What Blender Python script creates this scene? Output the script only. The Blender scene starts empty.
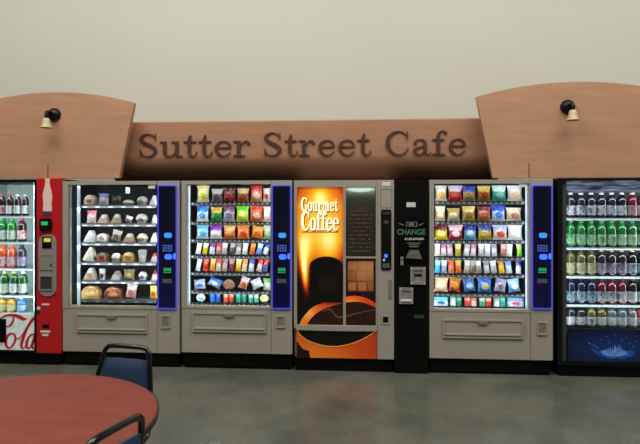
import bpy, bmesh, math, random
from mathutils import Vector, Matrix
random.seed(7)
R = math.radians
col = bpy.context.scene.collection
PI = math.pi

# ------------------------------------------------------------------ camera model (metres, z up, machine fronts at y = 0)
TH = R(4.3); CT, ST = math.cos(TH), math.sin(TH)
D, H, F = 5.45, 1.561, 560.0
FZ = -.035                             # floor level

def px(x, Y=0.0):                      # photo column -> world X on the plane y = Y
    u = (x - 320) / F
    return (D + Y) * (u * CT - ST) / (CT + u * ST)

def pz(y, X, Y=0.0):                   # photo row -> world Z at (X, Y)
    return H - (y - 208) * (-X * ST + (D + Y) * CT) / F

def c2w(xc, zc):                       # camera-space (right, ahead) -> world (X, Y)
    return xc * CT - zc * ST, -D + xc * ST + zc * CT

# ------------------------------------------------------------------ materials
def lin(c):
    return tuple(((v / 255) / 12.92 if v / 255 <= 0.04045 else ((v / 255 + 0.055) / 1.055) ** 2.4) for v in c)

def rgba(c): return (*lin(c), 1)

MATS = {}
def mat(name, color, rough=.5, metal=0.0, emit=None, strength=0.0, noise=0.0, nscale=8.0, coat=0.0, spec=.5):
    if name in MATS: return MATS[name]
    m = bpy.data.materials.new(name); m.use_nodes = True
    nt = m.node_tree; b = nt.nodes['Principled BSDF']
    b.inputs['Base Color'].default_value = rgba(color)
    b.inputs['Roughness'].default_value = rough
    b.inputs['Metallic'].default_value = metal
    b.inputs['Coat Weight'].default_value = coat
    b.inputs['Specular IOR Level'].default_value = spec
    if emit:
        b.inputs['Emission Color'].default_value = rgba(emit)
        b.inputs['Emission Strength'].default_value = strength
    if noise:
        tc = nt.nodes.new('ShaderNodeTexCoord'); n = nt.nodes.new('ShaderNodeTexNoise')
        n.inputs['Scale'].default_value = nscale; n.inputs['Detail'].default_value = 4
        nt.links.new(tc.outputs['Object'], n.inputs['Vector'])
        cr = nt.nodes.new('ShaderNodeValToRGB')
        l = lin(color)
        cr.color_ramp.elements[0].position = .3; cr.color_ramp.elements[1].position = .7
        cr.color_ramp.elements[0].color = (*[v * (1 - noise) for v in l], 1)
        cr.color_ramp.elements[1].color = (*[min(1, v * (1 + noise)) for v in l], 1)
        nt.links.new(n.outputs['Fac'], cr.inputs['Fac']); nt.links.new(cr.outputs['Color'], b.inputs['Base Color'])
    MATS[name] = m
    return m

def nodes(name):
    m = bpy.data.materials.new(name); m.use_nodes = True
    nt = m.node_tree
    return m, nt, nt.nodes['Principled BSDF']

def N(nt, t, **kw):
    n = nt.nodes.new(t)
    for k, v in kw.items(): setattr(n, k, v)
    return n

def mth(nt, op, a, b=None, c=None):
    n = nt.nodes.new('ShaderNodeMath'); n.operation = op
    for i, v in enumerate((a, b, c)):
        if v is None: continue
        if isinstance(v, (int, float)): n.inputs[i].default_value = v
        else: nt.links.new(v, n.inputs[i])
    return n.outputs[0]

def mix(nt, fac, a, b):
    n = nt.nodes.new('ShaderNodeMix'); n.data_type = 'RGBA'
    if isinstance(fac, (int, float)): n.inputs[0].default_value = fac
    else: nt.links.new(fac, n.inputs[0])
    for i, v in ((6, a), (7, b)):
        if isinstance(v, tuple): n.inputs[i].default_value = v
        else: nt.links.new(v, n.inputs[i])
    return n.outputs[2]

def wood_mat(name, color, dark, stretch=(1.2, 1, 14), rough=.45):
    m, nt, b = nodes(name)
    tc = N(nt, 'ShaderNodeTexCoord'); mp = N(nt, 'ShaderNodeMapping'); mp.inputs['Scale'].default_value = stretch
    nt.links.new(tc.outputs['Object'], mp.inputs['Vector'])
    n1 = N(nt, 'ShaderNodeTexNoise'); n1.inputs['Scale'].default_value = 2.2; n1.inputs['Detail'].default_value = 6; n1.inputs['Distortion'].default_value = .6
    nt.links.new(mp.outputs['Vector'], n1.inputs['Vector'])
    cr = N(nt, 'ShaderNodeValToRGB'); cr.color_ramp.elements[0].position = .3; cr.color_ramp.elements[1].position = .72
    cr.color_ramp.elements[0].color = rgba(dark); cr.color_ramp.elements[1].color = rgba(color)
    nt.links.new(n1.outputs['Fac'], cr.inputs['Fac']); nt.links.new(cr.outputs['Color'], b.inputs['Base Color'])
    b.inputs['Roughness'].default_value = rough
    return m

PACKS = {}
def pack_mat(base, top=None, blob=None, kind='bag', rough=.35):
    """printed wrapper: base colour, coloured top band, round printed patch, small speckle of print and painted wrap glints"""
    key = (base, top, blob, kind)
    if key in PACKS: return PACKS[key]
    m, nt, b = nodes('printed_wrapper')
    tc = N(nt, 'ShaderNodeTexCoord'); sep = N(nt, 'ShaderNodeSeparateXYZ'); nt.links.new(tc.outputs['Generated'], sep.inputs[0])
    x, z = sep.outputs[0], sep.outputs[2]
    no = N(nt, 'ShaderNodeTexNoise'); no.inputs['Scale'].default_value = 5; nt.links.new(tc.outputs['Generated'], no.inputs['Vector'])
    zz = mth(nt, 'ADD', z, mth(nt, 'MULTIPLY', mth(nt, 'SUBTRACT', no.outputs['Fac'], .5), .35))
    c = rgba(base)
    if top: c = mix(nt, mth(nt, 'GREATER_THAN', zz, .62), c, rgba(top))
    if blob:
        dx = mth(nt, 'SUBTRACT', x, .52); dz = mth(nt, 'SUBTRACT', zz, .4)
        d2 = mth(nt, 'ADD', mth(nt, 'MULTIPLY', dx, dx), mth(nt, 'MULTIPLY', mth(nt, 'MULTIPLY', dz, dz), 1.7))
        c = mix(nt, mth(nt, 'LESS_THAN', d2, .075), c, rgba(blob))
    vo = N(nt, 'ShaderNodeTexVoronoi'); vo.inputs['Scale'].default_value = 9; nt.links.new(tc.outputs['Generated'], vo.inputs['Vector'])
    sp = mth(nt, 'MULTIPLY', mth(nt, 'LESS_THAN', vo.outputs['Distance'], .30), .6)
    dk = tuple(v * .28 for v in lin(base)) + (1,)
    c = mix(nt, sp, c, mix(nt, mth(nt, 'GREATER_THAN', no.outputs['Fac'], .52), (.82, .81, .78, 1), dk))  # pale and dark speckle: print, plus crinkled plastic glints put into the colour
    hs = N(nt, 'ShaderNodeHueSaturation'); hs.inputs['Saturation'].default_value = 1.2; nt.links.new(c, hs.inputs['Color']); c = hs.outputs['Color']
    nt.links.new(c, b.inputs['Base Color'])
    b.inputs['Roughness'].default_value = rough
    PACKS[key] = m
    return m

def glass_mat(name='machine_glass', tint=(1, 1, 1), refl=.05):
    if name in MATS: return MATS[name]
    m = bpy.data.materials.new(name); m.use_nodes = True; nt = m.node_tree; nt.nodes.clear()
    o = N(nt, 'ShaderNodeOutputMaterial'); mx = N(nt, 'ShaderNodeMixShader'); t = N(nt, 'ShaderNodeBsdfTransparent'); g = N(nt, 'ShaderNodeBsdfGlossy')
    t.inputs[0].default_value = (*tint, 1); g.inputs['Roughness'].default_value = .03; g.inputs[0].default_value = (.9, .93, 1, 1)
    lw = N(nt, 'ShaderNodeFresnel'); lw.inputs['IOR'].default_value = 1.4
    nt.links.new(lw.outputs[0], mx.inputs[0])
    nt.links.new(t.outputs[0], mx.inputs[1]); nt.links.new(g.outputs[0], mx.inputs[2]); nt.links.new(mx.outputs[0], o.inputs[0])
    MATS[name] = m
    return m

def strip_mat(name, base, tag, n, lo=.2, hi=.8, duty=.55):
    """shelf edge with a row of white price tags"""
    m, nt, b = nodes(name)
    tc = N(nt, 'ShaderNodeTexCoord'); sep = N(nt, 'ShaderNodeSeparateXYZ'); nt.links.new(tc.outputs['Generated'], sep.inputs[0])
    fx = mth(nt, 'FRACT', mth(nt, 'MULTIPLY', sep.outputs[0], float(n)))
    a = mth(nt, 'MULTIPLY', mth(nt, 'GREATER_THAN', fx, .5 - duty / 2), mth(nt, 'LESS_THAN', fx, .5 + duty / 2))
    a = mth(nt, 'MULTIPLY', a, mth(nt, 'MULTIPLY', mth(nt, 'GREATER_THAN', sep.outputs[2], lo), mth(nt, 'LESS_THAN', sep.outputs[2], hi)))
    nt.links.new(mix(nt, a, rgba(base), rgba(tag)), b.inputs['Base Color'])
    b.inputs['Roughness'].default_value = .4
    nt.links.new(mth(nt, 'MULTIPLY', a, .02), b.inputs['Emission Strength']); b.inputs['Emission Color'].default_value = rgba(tag)
    return m

# ------------------------------------------------------------------ mesh builder
class MB:
    def __init__(s): s.v = []; s.f = []; s.sm = False
    def add(s, vs, fs):
        b = len(s.v); s.v += [tuple(v) for v in vs]; s.f += [tuple(b + i for i in f) for f in fs]; return s
    def box(s, x0, x1, y0, y1, z0, z1, ch=0.0):
        if x0 > x1: x0, x1 = x1, x0
        if z0 > z1: z0, z1 = z1, z0
        if y0 > y1: y0, y1 = y1, y0
        if ch <= 0:
            v = [(x, y, z) for x in (x0, x1) for y in (y0, y1) for z in (z0, z1)]
            return s.add(v, [(0, 1, 3, 2), (4, 6, 7, 5), (0, 4, 5, 1), (2, 3, 7, 6), (0, 2, 6, 4), (1, 5, 7, 3)])
        bm = bmesh.new(); bmesh.ops.create_cube(bm, size=1)
        for v in bm.verts: v.co = Vector(((x0 + x1) / 2 + v.co.x * (x1 - x0), (y0 + y1) / 2 + v.co.y * (y1 - y0), (z0 + z1) / 2 + v.co.z * (z1 - z0)))
        bmesh.ops.bevel(bm, geom=list(bm.edges), offset=ch, segments=2, affect='EDGES', profile=.6)
        return s.bm(bm)
    def bm(s, bm):
        bm.verts.index_update()
        s.add([v.co.copy() for v in bm.verts], [[v.index for v in f.verts] for f in bm.faces]); bm.free(); return s
    def prism(s, poly, y0, y1):                      # polygon in (x, z), extruded from y0 (front) to y1 (back)
        n = len(poly)
        v = [(x, y0, z) for x, z in poly] + [(x, y1, z) for x, z in poly]
        return s.add(v, [tuple(range(n)), tuple(range(2 * n - 1, n - 1, -1))] + [(i, i + n, (i + 1) % n + n, (i + 1) % n) for i in range(n)])
    def band(s, A, B, y0, y1, closed=False):         # strip between two polylines in (x, z), extruded
        n = len(A)
        v = [(x, y0, z) for x, z in A] + [(x, y0, z) for x, z in B] + [(x, y1, z) for x, z in A] + [(x, y1, z) for x, z in B]
        f = []
        for i in range(n if closed else n - 1):
            j = (i + 1) % n
            f += [(i, j, n + j, n + i), (2 * n + i, 3 * n + i, 3 * n + j, 2 * n + j), (i, 2 * n + i, 2 * n + j, j), (n + i, n + j, 3 * n + j, 3 * n + i)]
        if not closed: f += [(0, n, 3 * n, 2 * n), (n - 1, 3 * n - 1, 4 * n - 1, 2 * n - 1)]
        return s.add(v, f)
    def ring(s, o, i, y0, y1):                       # rectangular frame: o, i = (x0, x1, z0, z1)
        q = lambda r: [(r[0], r[2]), (r[1], r[2]), (r[1], r[3]), (r[0], r[3])]
        return s.band(q(o), q(i), y0, y1, True)
    def lathe(s, prof, c=(0, 0, 0), n=16, axis='z'):
        m = len(prof); v = []
        for k in range(n):
            a = 2 * PI * k / n
            for r, h in prof:
                p = (r * math.cos(a), r * math.sin(a), h) if axis == 'z' else (r * math.cos(a), h, r * math.sin(a))
                v.append((c[0] + p[0], c[1] + p[1], c[2] + p[2]))
        f = [(k * m + i, ((k + 1) % n) * m + i, ((k + 1) % n) * m + i + 1, k * m + i + 1) for k in range(n) for i in range(m - 1)]
        s.sm = True
        return s.add(v, f)
    def tube(s, pts, r, n=10, res=5, smooth=True):
        P = catmull([tuple(p) for p in pts], res) if smooth else [tuple(p) for p in pts]
        P = [Vector(p) for p in P]; v = []
        ref = Vector((0, 0, 1)); t0 = (P[1] - P[0]).normalized()
        if abs(t0.dot(ref)) > .9: ref = Vector((1, 0, 0))
        u = t0.cross(ref).normalized()
        for i, p in enumerate(P):
            t = (P[min(i + 1, len(P) - 1)] - P[max(i - 1, 0)]).normalized()
            u = (u - t * u.dot(t)).normalized(); w = t.cross(u)
            v += [p + u * (r * math.cos(2 * PI * k / n)) + w * (r * math.sin(2 * PI * k / n)) for k in range(n)]
        f = [(i * n + k, i * n + (k + 1) % n, (i + 1) * n + (k + 1) % n, (i + 1) * n + k) for i in range(len(P) - 1) for k in range(n)]
        f += [tuple(range(n - 1, -1, -1)), tuple((len(P) - 1) * n + k for k in range(n))]
        s.sm = True
        return s.add(v, f)
    def stroke(s, pts, sx, sz, ox, oz, y0, y1, res=6, closed=False, slant=0.0):   # pen stroke of varying width
        P = catmull(pts, res, closed)
        A, B = [], []
        n = len(P)
        for i in range(n):
            a = P[(i - 1) % n if closed else max(i - 1, 0)]; b = P[(i + 1) % n if closed else min(i + 1, n - 1)]
            tx, tz = b[0] - a[0], b[1] - a[1]; l = math.hypot(tx, tz) or 1
            nx, nz = -tz / l, tx / l; w = P[i][2] / 2
            A.append((P[i][0] + nx * w, P[i][1] + nz * w)); B.append((P[i][0] - nx * w, P[i][1] - nz * w))
        g = lambda L: [(ox + (x + slant * z) * sx, oz + z * sz) for x, z in L]
        return s.band(g(A), g(B), y0, y1, closed)

def catmull(P, res, closed=False):
    out = []; n = len(P)
    for i in range(n if closed else n - 1):
        if closed: p = [P[(i + k) % n] for k in (-1, 0, 1, 2)]
        else: p = [P[max(i - 1, 0)], P[i], P[i + 1], P[min(i + 2, n - 1)]]
        for k in range(res):
            t = k / res
            out.append(tuple(.5 * (2 * b + (c - a) * t + (2 * a - 5 * b + 4 * c - d) * t * t + (3 * b - a - 3 * c + d) * t ** 3) for a, b, c, d in zip(*p)))
    if not closed: out.append(tuple(P[-1]))
    return out

def obj(name, mb, m, parent=None, origin=(0, 0, 0)):
    me = bpy.data.meshes.new(name)
    ox, oy, oz = origin
    me.from_pydata([(x - ox, y - oy, z - oz) for x, y, z in mb.v], [], mb.f)
    bm = bmesh.new(); bm.from_mesh(me); bmesh.ops.recalc_face_normals(bm, faces=bm.faces[:])
    bm.to_mesh(me); bm.free()
    if mb.sm:
        me.polygons.foreach_set('use_smooth', [True] * len(me.polygons))
        try: me.set_sharp_from_angle(angle=R(40))
        except Exception: pass
    me.materials.append(m)
    o = bpy.data.objects.new(name, me); col.objects.link(o)
    if parent is not None: o.parent = parent
    else: o.location = origin
    return o

def tag(o, label, cat, group=None):
    o['label'] = label; o['category'] = cat
    if group: o['group'] = group
    return o

def thing(name, label, cat, loc=(0, 0, 0), rz=0, group=None):
    o = bpy.data.objects.new(name, None); col.objects.link(o); o.location = loc; o.rotation_euler = (0, 0, rz)
    o.empty_display_size = .1
    return tag(o, label, cat, group)

def struct(name, mb, m):
    o = obj(name, mb, m); o['kind'] = 'structure'; return o

def text_mesh(body, width=None, height=None, bold=0.0, shear=0.0, space=1.0):
    cu = bpy.data.curves.new('lettering', 'FONT'); cu.body = body; cu.size = 1; cu.offset = bold; cu.shear = shear; cu.space_character = space; cu.resolution_u = 3
    t = bpy.data.objects.new('lettering', cu); col.objects.link(t)
    dg = bpy.context.evaluated_depsgraph_get()
    me = t.evaluated_get(dg).to_mesh()
    vs = [v.co.copy() for v in me.vertices]; fs = [tuple(p.vertices) for p in me.polygons]
    t.evaluated_get(dg).to_mesh_clear(); bpy.data.objects.remove(t); bpy.data.curves.remove(cu)
    x0 = min(v.x for v in vs); x1 = max(v.x for v in vs); y0 = min(v.y for v in vs); y1 = max(v.y for v in vs)
    return [((v.x - x0) / (x1 - x0), (v.y - y0) / (y1 - y0)) for v in vs], fs

def text(mb, body, x0, x1, z0, z1, y, bold=0.0, shear=0.0):
    vs, fs = text_mesh(body, bold=bold, shear=shear)
    return mb.add([(x0 + a * (x1 - x0), y, z0 + b * (z1 - z0)) for a, b in vs], fs)

def rrect(x0, x1, z0, z1, r, n=6):
    P = []
    for cx, cz, a0 in ((x1 - r, z1 - r, 0), (x0 + r, z1 - r, 90), (x0 + r, z0 + r, 180), (x1 - r, z0 + r, 270)):
        P += [(cx + r * math.cos(R(a0 + 90 * k / n)), cz + r * math.sin(R(a0 + 90 * k / n))) for k in range(n + 1)]
    return P

# slab-serif letter skeletons: ('s', points(x, z, width)) pen strokes, ('b', x0, x1, z0, z1) slabs and stems, ('c', x, z, r) ball terminals
XH = .65
GLYPH = {
 'S': (.74, [('s', [(.60,.74,.04),(.53,.89,.055),(.36,.975,.055),(.19,.91,.11),(.12,.75,.155),(.21,.61,.17),(.40,.50,.18),(.56,.36,.17),(.60,.22,.15),(.51,.07,.09),(.34,.015,.055),(.17,.08,.05),(.09,.26,.04)]), ('b', .575,.625,.68,.99), ('b', .065,.115,.0,.32)]),
 'C': (.88, [('s', [(.77,.68,.04),(.70,.87,.05),(.52,.975,.055),(.30,.92,.12),(.14,.72,.165),(.11,.5,.175),(.14,.28,.165),(.30,.07,.11),(.52,.015,.055),(.70,.11,.05),(.80,.30,.045)]), ('b', .745,.795,.64,.99)]),
 'G': (.95, [('s', [(.77,.68,.04),(.70,.87,.05),(.52,.975,.055),(.30,.92,.12),(.14,.72,.165),(.11,.5,.175),(.14,.28,.165),(.30,.07,.11),(.52,.015,.055),(.70,.08,.06)]), ('b', .745,.795,.64,.99), ('b', .66,.81,.0,.42), ('b', .52,.92,.40,.45)]),
 'u': (.80, [('b', .11,.25,.14,.65), ('b', .0,.25,.60,.65), ('s', [(.18,.20,.14),(.21,.07,.11),(.32,.018,.06),(.45,.06,.05),(.54,.17,.05)]), ('b', .52,.66,0,.65), ('b', .40,.66,.60,.65), ('b', .52,.79,0,.05)]),
 't': (.50, [('b', .14,.28,.14,.70), ('p', [(.14,.64),(.28,.64),(.28,.90),(.22,.90)]), ('b', .0,.46,.60,.65), ('s', [(.21,.20,.14),(.24,.07,.11),(.34,.018,.055),(.43,.07,.05),(.47,.20,.045)])]),
 'e': (.68, [('b', .10,.60,.335,.385), ('s', [(.575,.345,.10),(.56,.50,.11),(.46,.615,.07),(.34,.635,.05),(.19,.55,.11),(.11,.34,.14),(.17,.13,.13),(.33,.02,.06),(.48,.05,.05),(.60,.18,.04)])]),
 'r': (.62, [('b', .12,.26,0,.65), ('b', .0,.40,0,.05), ('b', .0,.26,.60,.65), ('s', [(.25,.40,.04),(.31,.55,.05),(.41,.63,.06),(.50,.61,.09)]), ('c', .51,.545,.08)]),
 'a': (.72, [('c', .16,.47,.075), ('s', [(.12,.49,.05),(.19,.60,.05),(.34,.635,.06),(.46,.57,.12),(.49,.42,.14),(.49,.14,.14),(.54,.025,.08),(.63,.03,.05),(.70,.12,.035)]), ('s', [(.47,.37,.05),(.28,.31,.07),(.13,.18,.14),(.18,.06,.09),(.28,.02,.05),(.40,.07,.05),(.48,.20,.04)])]),
 'f': (.50, [('b', .14,.28,0,.78), ('b', .0,.44,0,.05), ('b', .0,.43,.60,.65), ('s', [(.21,.74,.14),(.24,.91,.10),(.36,.985,.055),(.46,.95,.06)]), ('c', .46,.90,.07)]),
 'o': (.68, [('o', [(.33,.632,.05),(.15,.55,.11),(.10,.325,.14),(.15,.10,.11),(.33,.018,.05),(.51,.10,.11),(.56,.325,.14),(.51,.55,.11)])]),
 'm': (1.08, [('b', .12,.26,0,.65), ('b', .0,.36,0,.05), ('b', .0,.26,.60,.65), ('s', [(.25,.45,.04),(.33,.59,.06),(.43,.62,.08),(.50,.52,.13),(.51,.35,.14)]), ('b', .44,.58,0,.40), ('b', .36,.66,0,.05), ('s', [(.57,.45,.04),(.65,.59,.06),(.75,.62,.08),(.82,.52,.13),(.83,.35,.14)]), ('b', .76,.90,0,.40), ('b', .68,1.0,0,.05)]),
}
def glyph(mb, ch, ox, oz, sx, sz, y0, y1, fat=1.0):
    adv, parts = GLYPH[ch]
    for p in parts:
        y0 -= .0004
        if p[0] in 'so':
            mb.stroke([(a, b, w * fat) for a, b, w in p[1]], sx, sz, ox, oz, y0, y1, 5, p[0] == 'o')
        elif p[0] == 'b':
            e = (fat - 1) * .05
            mb.box(ox + (p[1] - e) * sx, ox + (p[2] + e) * sx, y0, y1, oz + p[3] * sz, oz + p[4] * sz)
        elif p[0] == 'p': mb.prism([(ox + a * sx, oz + b * sz) for a, b in p[1]], y0, y1)
        else: mb.prism([(ox + (p[1] + p[3] * fat * math.cos(k * PI / 8)) * sx, oz + (p[2] + p[3] * fat * math.sin(k * PI / 8)) * sz) for k in range(16)], y0, y1)
    return adv
def word_width(w): return sum(GLYPH[c][0] for c in w)

# ------------------------------------------------------------------ palette
GREY = mat('putty_grey_paint', (164, 158, 146), .5, noise=.04, nscale=3)
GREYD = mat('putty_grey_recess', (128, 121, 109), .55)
BLACK = mat('black_paint', (6, 6, 7), .5, spec=.15)
BLACKM = mat('black_plastic', (13, 13, 14), .35, spec=.3)
LINER = mat('dark_cabinet_liner', (16, 17, 20), .6)
STEEL = mat('brushed_steel', (150, 149, 143), .5, .25)
WHITEP = mat('white_print', (225, 225, 220), .5)
GLASS = glass_mat()

# ------------------------------------------------------------------ setting
fl, nt, b = nodes('polished_concrete')
tc = N(nt, 'ShaderNodeTexCoord'); n1 = N(nt, 'ShaderNodeTexNoise'); n1.inputs['Scale'].default_value = 1.3; n1.inputs['Detail'].default_value = 9; n1.inputs['Roughness'].default_value = .65
nt.links.new(tc.outputs['Object'], n1.inputs['Vector'])
cr = N(nt, 'ShaderNodeValToRGB'); cr.color_ramp.elements[0].position = .35; cr.color_ramp.elements[1].position = .68
cr.color_ramp.elements[0].color = rgba((84, 86, 77)); cr.color_ramp.elements[1].color = rgba((114, 116, 104))
nt.links.new(n1.outputs['Fac'], cr.inputs['Fac'])
vo = N(nt, 'ShaderNodeTexVoronoi'); vo.inputs['Scale'].default_value = 5.5; nt.links.new(tc.outputs['Object'], vo.inputs['Vector'])
flk = mth(nt, 'LESS_THAN', vo.outputs['Distance'], .045)
nt.links.new(mix(nt, mth(nt, 'MULTIPLY', flk, .5), cr.outputs['Color'], rgba((165, 160, 145))), b.inputs['Base Color'])
n2 = N(nt, 'ShaderNodeTexNoise'); n2.inputs['Scale'].default_value = 3; nt.links.new(tc.outputs['Object'], n2.inputs['Vector'])
nt.links.new(mth(nt, 'MULTIPLY_ADD', n2.outputs['Fac'], .25, .12), b.inputs['Roughness'])
struct('floor', MB().box(-8, 8, -9, 1.1, FZ - .1, FZ), fl)
wm = mat('cream_wall_paint', (210, 211, 196), .85, noise=.02, nscale=.8)
struct('wall_back', MB().box(-8, 8, 1.0, 1.15, FZ, 5.2), wm)

# ------------------------------------------------------------------ header boards and sign
MAPLE = wood_mat('maple_laminate', (198, 150, 118), (184, 137, 107), (1.0, 1, 7))
MAPLE2 = wood_mat('maple_laminate_sign', (186, 137, 106), (172, 125, 97), (1.0, 1, 7))
SEAM = mat('panel_seam', (92, 62, 46), .7)
def arched_panel(xa_top, xa_bot, xb_top, xb_bot, zc, zp, zb, label, seam_x):
    # four corners plus an arch over the top
    y0, y1 = .06, .12
    t = thing('arched_panel', label, 'panel', ((xa_bot + xb_bot) / 2, .09, zb), 0, 'arched wooden header panels')
    o = t.location
    xm, hw = (xa_top + xb_top) / 2, (xb_top - xa_top) / 2
    sag = zp - zc; rad = (hw * hw + sag * sag) / (2 * sag); a = math.asin(hw / rad)
    arc = [(xm + rad * math.sin(-a + 2 * a * k / 40), zp - rad + rad * math.cos(-a + 2 * a * k / 40)) for k in range(41)]
    obj('board', MB().prism([(xa_bot, zb)] + arc + [(xb_bot, zb)], y0, y1), MAPLE, t, o)
    obj('seam', MB().box(seam_x - .004, seam_x + .004, y0 - .003, y0 + .01, zb, zb + .14), SEAM, t, o)
    return t
arched_panel(-4.0, -3.84, px(134, .06), px(119, .06), 2.625, 2.745, 1.866, 'arched wooden header panel above the red panelled drinks machine', px(48, .06))
arched_panel(px(476.5, .06), px(493, .06), 2.98, 2.82, 2.635, 2.765, 1.85, 'arched wooden header panel above the black framed drinks fridge', px(529, .06))

sign = thing('cafe_sign', 'long wooden sign board with dark slab serif cafe lettering between arched panels', 'sign', (-.6, .3, 1.86))
so = sign.location
YB = .25
prof = [(YB + .1, 2.462), (YB + .012, 2.462), (YB, 2.45)]
prof += [(YB, 2.10)]
yy, zz = YB, 2.10                      # the lower third rolls back under the board
for k in range(12):
    a = R(4 + 67 * ((k + .5) / 12) ** .75); st = .26 / 12
    yy += st * math.tan(a); zz -= st; prof.append((yy, zz))
prof += [(yy + .02, zz), (YB + .1, 2.25)]
sb = MB(); n = len(prof); xa, xb = px(112, .4), px(500, .4)
sb.add([(xa, y, z) for y, z in prof] + [(xb, y, z) for y, z in prof], [tuple(range(n)), tuple(range(2 * n - 1, n - 1, -1))] + [(i, (i + 1) % n, (i + 1) % n + n, i + n) for i in range(n)])
sb.sm = True
obj('curved_board', sb, MAPLE2, sign, so)
LETTER = mat('dark_brown_letter', (74, 42, 34), .6)
spans = [('Sutter', 138.6, 251.5), ('Street', 263.3, 371.5), ('Cafe', 385.8, 467.5)]
for w, a, bx in spans:
    xa, xb = px(a, YB - .02), px(bx, YB - .02)
    sx = (xb - xa) / (word_width(w) - .04); x = xa - .04 * sx
    for ch in w:
        mb = MB(); adv = glyph(mb, ch, x, 2.095, sx, .243, YB - .016, YB - .007, .78)
        obj('letter', mb, LETTER, sign, so)
        x += adv * sx

# ------------------------------------------------------------------ wall lamps on the panels
SHADE = mat('cream_glass_shade', (206, 184, 144), .4)
def wall_lamp(xp, yp, xs, ys, label):
    X = px(xp, .0); Z = pz(yp, X, .0)
    XS = px(xs, -.08); ZS = pz(ys, XS, -.08)
    t = thing('wall_lamp', label, 'lamp', (X, .06, Z), 0, 'wall lamps on the arched panels')
    o = t.location
    obj('dome_base', MB().lathe([(0, -.062), (.03, -.058), (.056, -.04), (.068, -.015), (.070, 0)], (X, .06, Z), 20, 'y'), BLACKM, t, o)
    obj('arm', MB().tube([(X, .0, Z + .01), (X + (XS - X) * .5, -.04, Z + .012), (XS, -.074, Z + .0), (XS, -.08, ZS - .01)], .016), BLACKM, t, o)
    bell = [(.0, 0), (.026, -.003), (.034, -.014), (.040, -.045), (.047, -.078), (.062, -.096), (.060, -.099), (.043, -.078), (.033, -.04), (.02, -.01)]
    obj('bell_shade', MB().lathe(bell, (XS, -.08, ZS), 20), SHADE, t, o)
    return t
wall_lamp(51.3, 113.8, 46.2, 118, 'small black domed wall lamp with cream bell shade above red panelled machine')
wall_lamp(569.8, 105.8, 573, 109.8, 'small black domed wall lamp with cream bell shade above dark drinks fridge')

# ------------------------------------------------------------------ product prototypes (hidden until copied: the first use moves the prototype itself)
def bag_mesh(nx=8, nz=12, crimp=.07, lump=.0, seed=1, taper=.08):
    rnd = random.Random(seed); mb = MB()
    def g(side):
        L = []
        for j in range(nz + 1):
            v = j / nz
            for i in range(nx + 1):
                u = i / nx * 2 - 1
                e = max(0, min(1, (v - crimp) / (1 - 2 * crimp)))
                bul = (max(0, 1 - abs(u) ** 3)) ** .7 * (max(0, math.sin(PI * e))) ** .6
                wdt = .5 * (1 - taper * math.sin(PI * v)) * (1 - .05 * (1 if .1 < v < .9 else 0))
                L.append((u * wdt, side * (.04 + .46 * bul * (1 + lump * (rnd.random() - .5))), v))
        return L
    A, B = g(-1), g(1); q = lambda i, j: j * (nx + 1) + i; m = len(A)
    f = []
    for j in range(nz):
        for i in range(nx):
            f.append((q(i, j), q(i + 1, j), q(i + 1, j + 1), q(i, j + 1)))
            f.append((m + q(i, j), m + q(i, j + 1), m + q(i + 1, j + 1), m + q(i + 1, j)))
    for i in range(nx): f += [(q(i, 0), m + q(i, 0), m + q(i + 1, 0), q(i + 1, 0)), (q(i, nz), q(i + 1, nz), m + q(i + 1, nz), m + q(i, nz))]
    for j in range(nz): f += [(q(0, j), q(0, j + 1), m + q(0, j + 1), m + q(0, j)), (q(nx, j), m + q(nx, j), m + q(nx, j + 1), q(nx, j + 1))]
    mb.add(A + B, f); mb.sm = True
    return mb
def wedge_mesh():                      # packed sandwich: a leaning triangular pack
    mb = MB(); mb.prism([(-.5, 0), (.5, 0), (.44, .42), (.2, 1.0), (.02, .98), (-.3, .45), (-.46, .12)], -.5, .5); return mb
def bowl_mesh():
    mb = MB(); mb.lathe([(0, 0), (.34, 0), (.46, .35), (.5, .42), (.5, .48), (.42, .75), (.25, .95), (0, 1)], (0, 0, 0), 18); return mb
def cup_mesh():
    mb = MB(); mb.lathe([(0, 0), (.36, 0), (.48, .8), (.5, .82), (.5, .9), (.44, .93), (.40, 1.0), (0, 1)], (0, 0, 0), 18); return mb
def roll_mesh():                       # short cylinder with rolled rims: rolls, tins, round packs standing up
    mb = MB(); mb.lathe([(0, .02), (.42, .0), (.5, .04), (.47, .08), (.47, .92), (.5, .96), (.42, 1), (0, .98)], (0, 0, 0), 18); return mb
def disc_mesh():                       # round flat pack facing front
    mb = MB(); mb.lathe([(0, -.5), (.40, -.46), (.47, -.3), (.5, 0), (.47, .3), (.40, .46), (0, .5)], (0, 0, .5), 22, 'y'); return mb
def loaf_mesh():                       # wrapped big sandwich, rounded top
    mb = MB(); n = 14
    P = [(-.5, 0), (.5, 0)] + [(.5 * math.cos(PI * k / n) ** 1 if True else 0, .25 + .75 * math.sin(PI * k / n) ** .8) for k in range(n + 1)]
    for s0, y in ((.9, -.5), (1, -.4)): pass
    v = []
    rings = [(-.5, .86), (-.42, .97), (-.2, 1.0), (.2, 1.0), (.42, .97), (.5, .86)]
    for y, s in rings: v += [(x * s, y, z * s) for x, z in P]
    m = len(P); f = [tuple(range(m)), tuple(range(5 * m + m - 1, 5 * m - 1, -1))]
    for r in range(5): f += [(r * m + i, r * m + (i + 1) % m, (r + 1) * m + (i + 1) % m, (r + 1) * m + i) for i in range(m)]
    mb.add(v, f); mb.sm = True
    return mb
def box_mesh():
    mb = MB(); mb.box(-.5, .5, -.5, .5, 0, 1, .05); return mb
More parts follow.
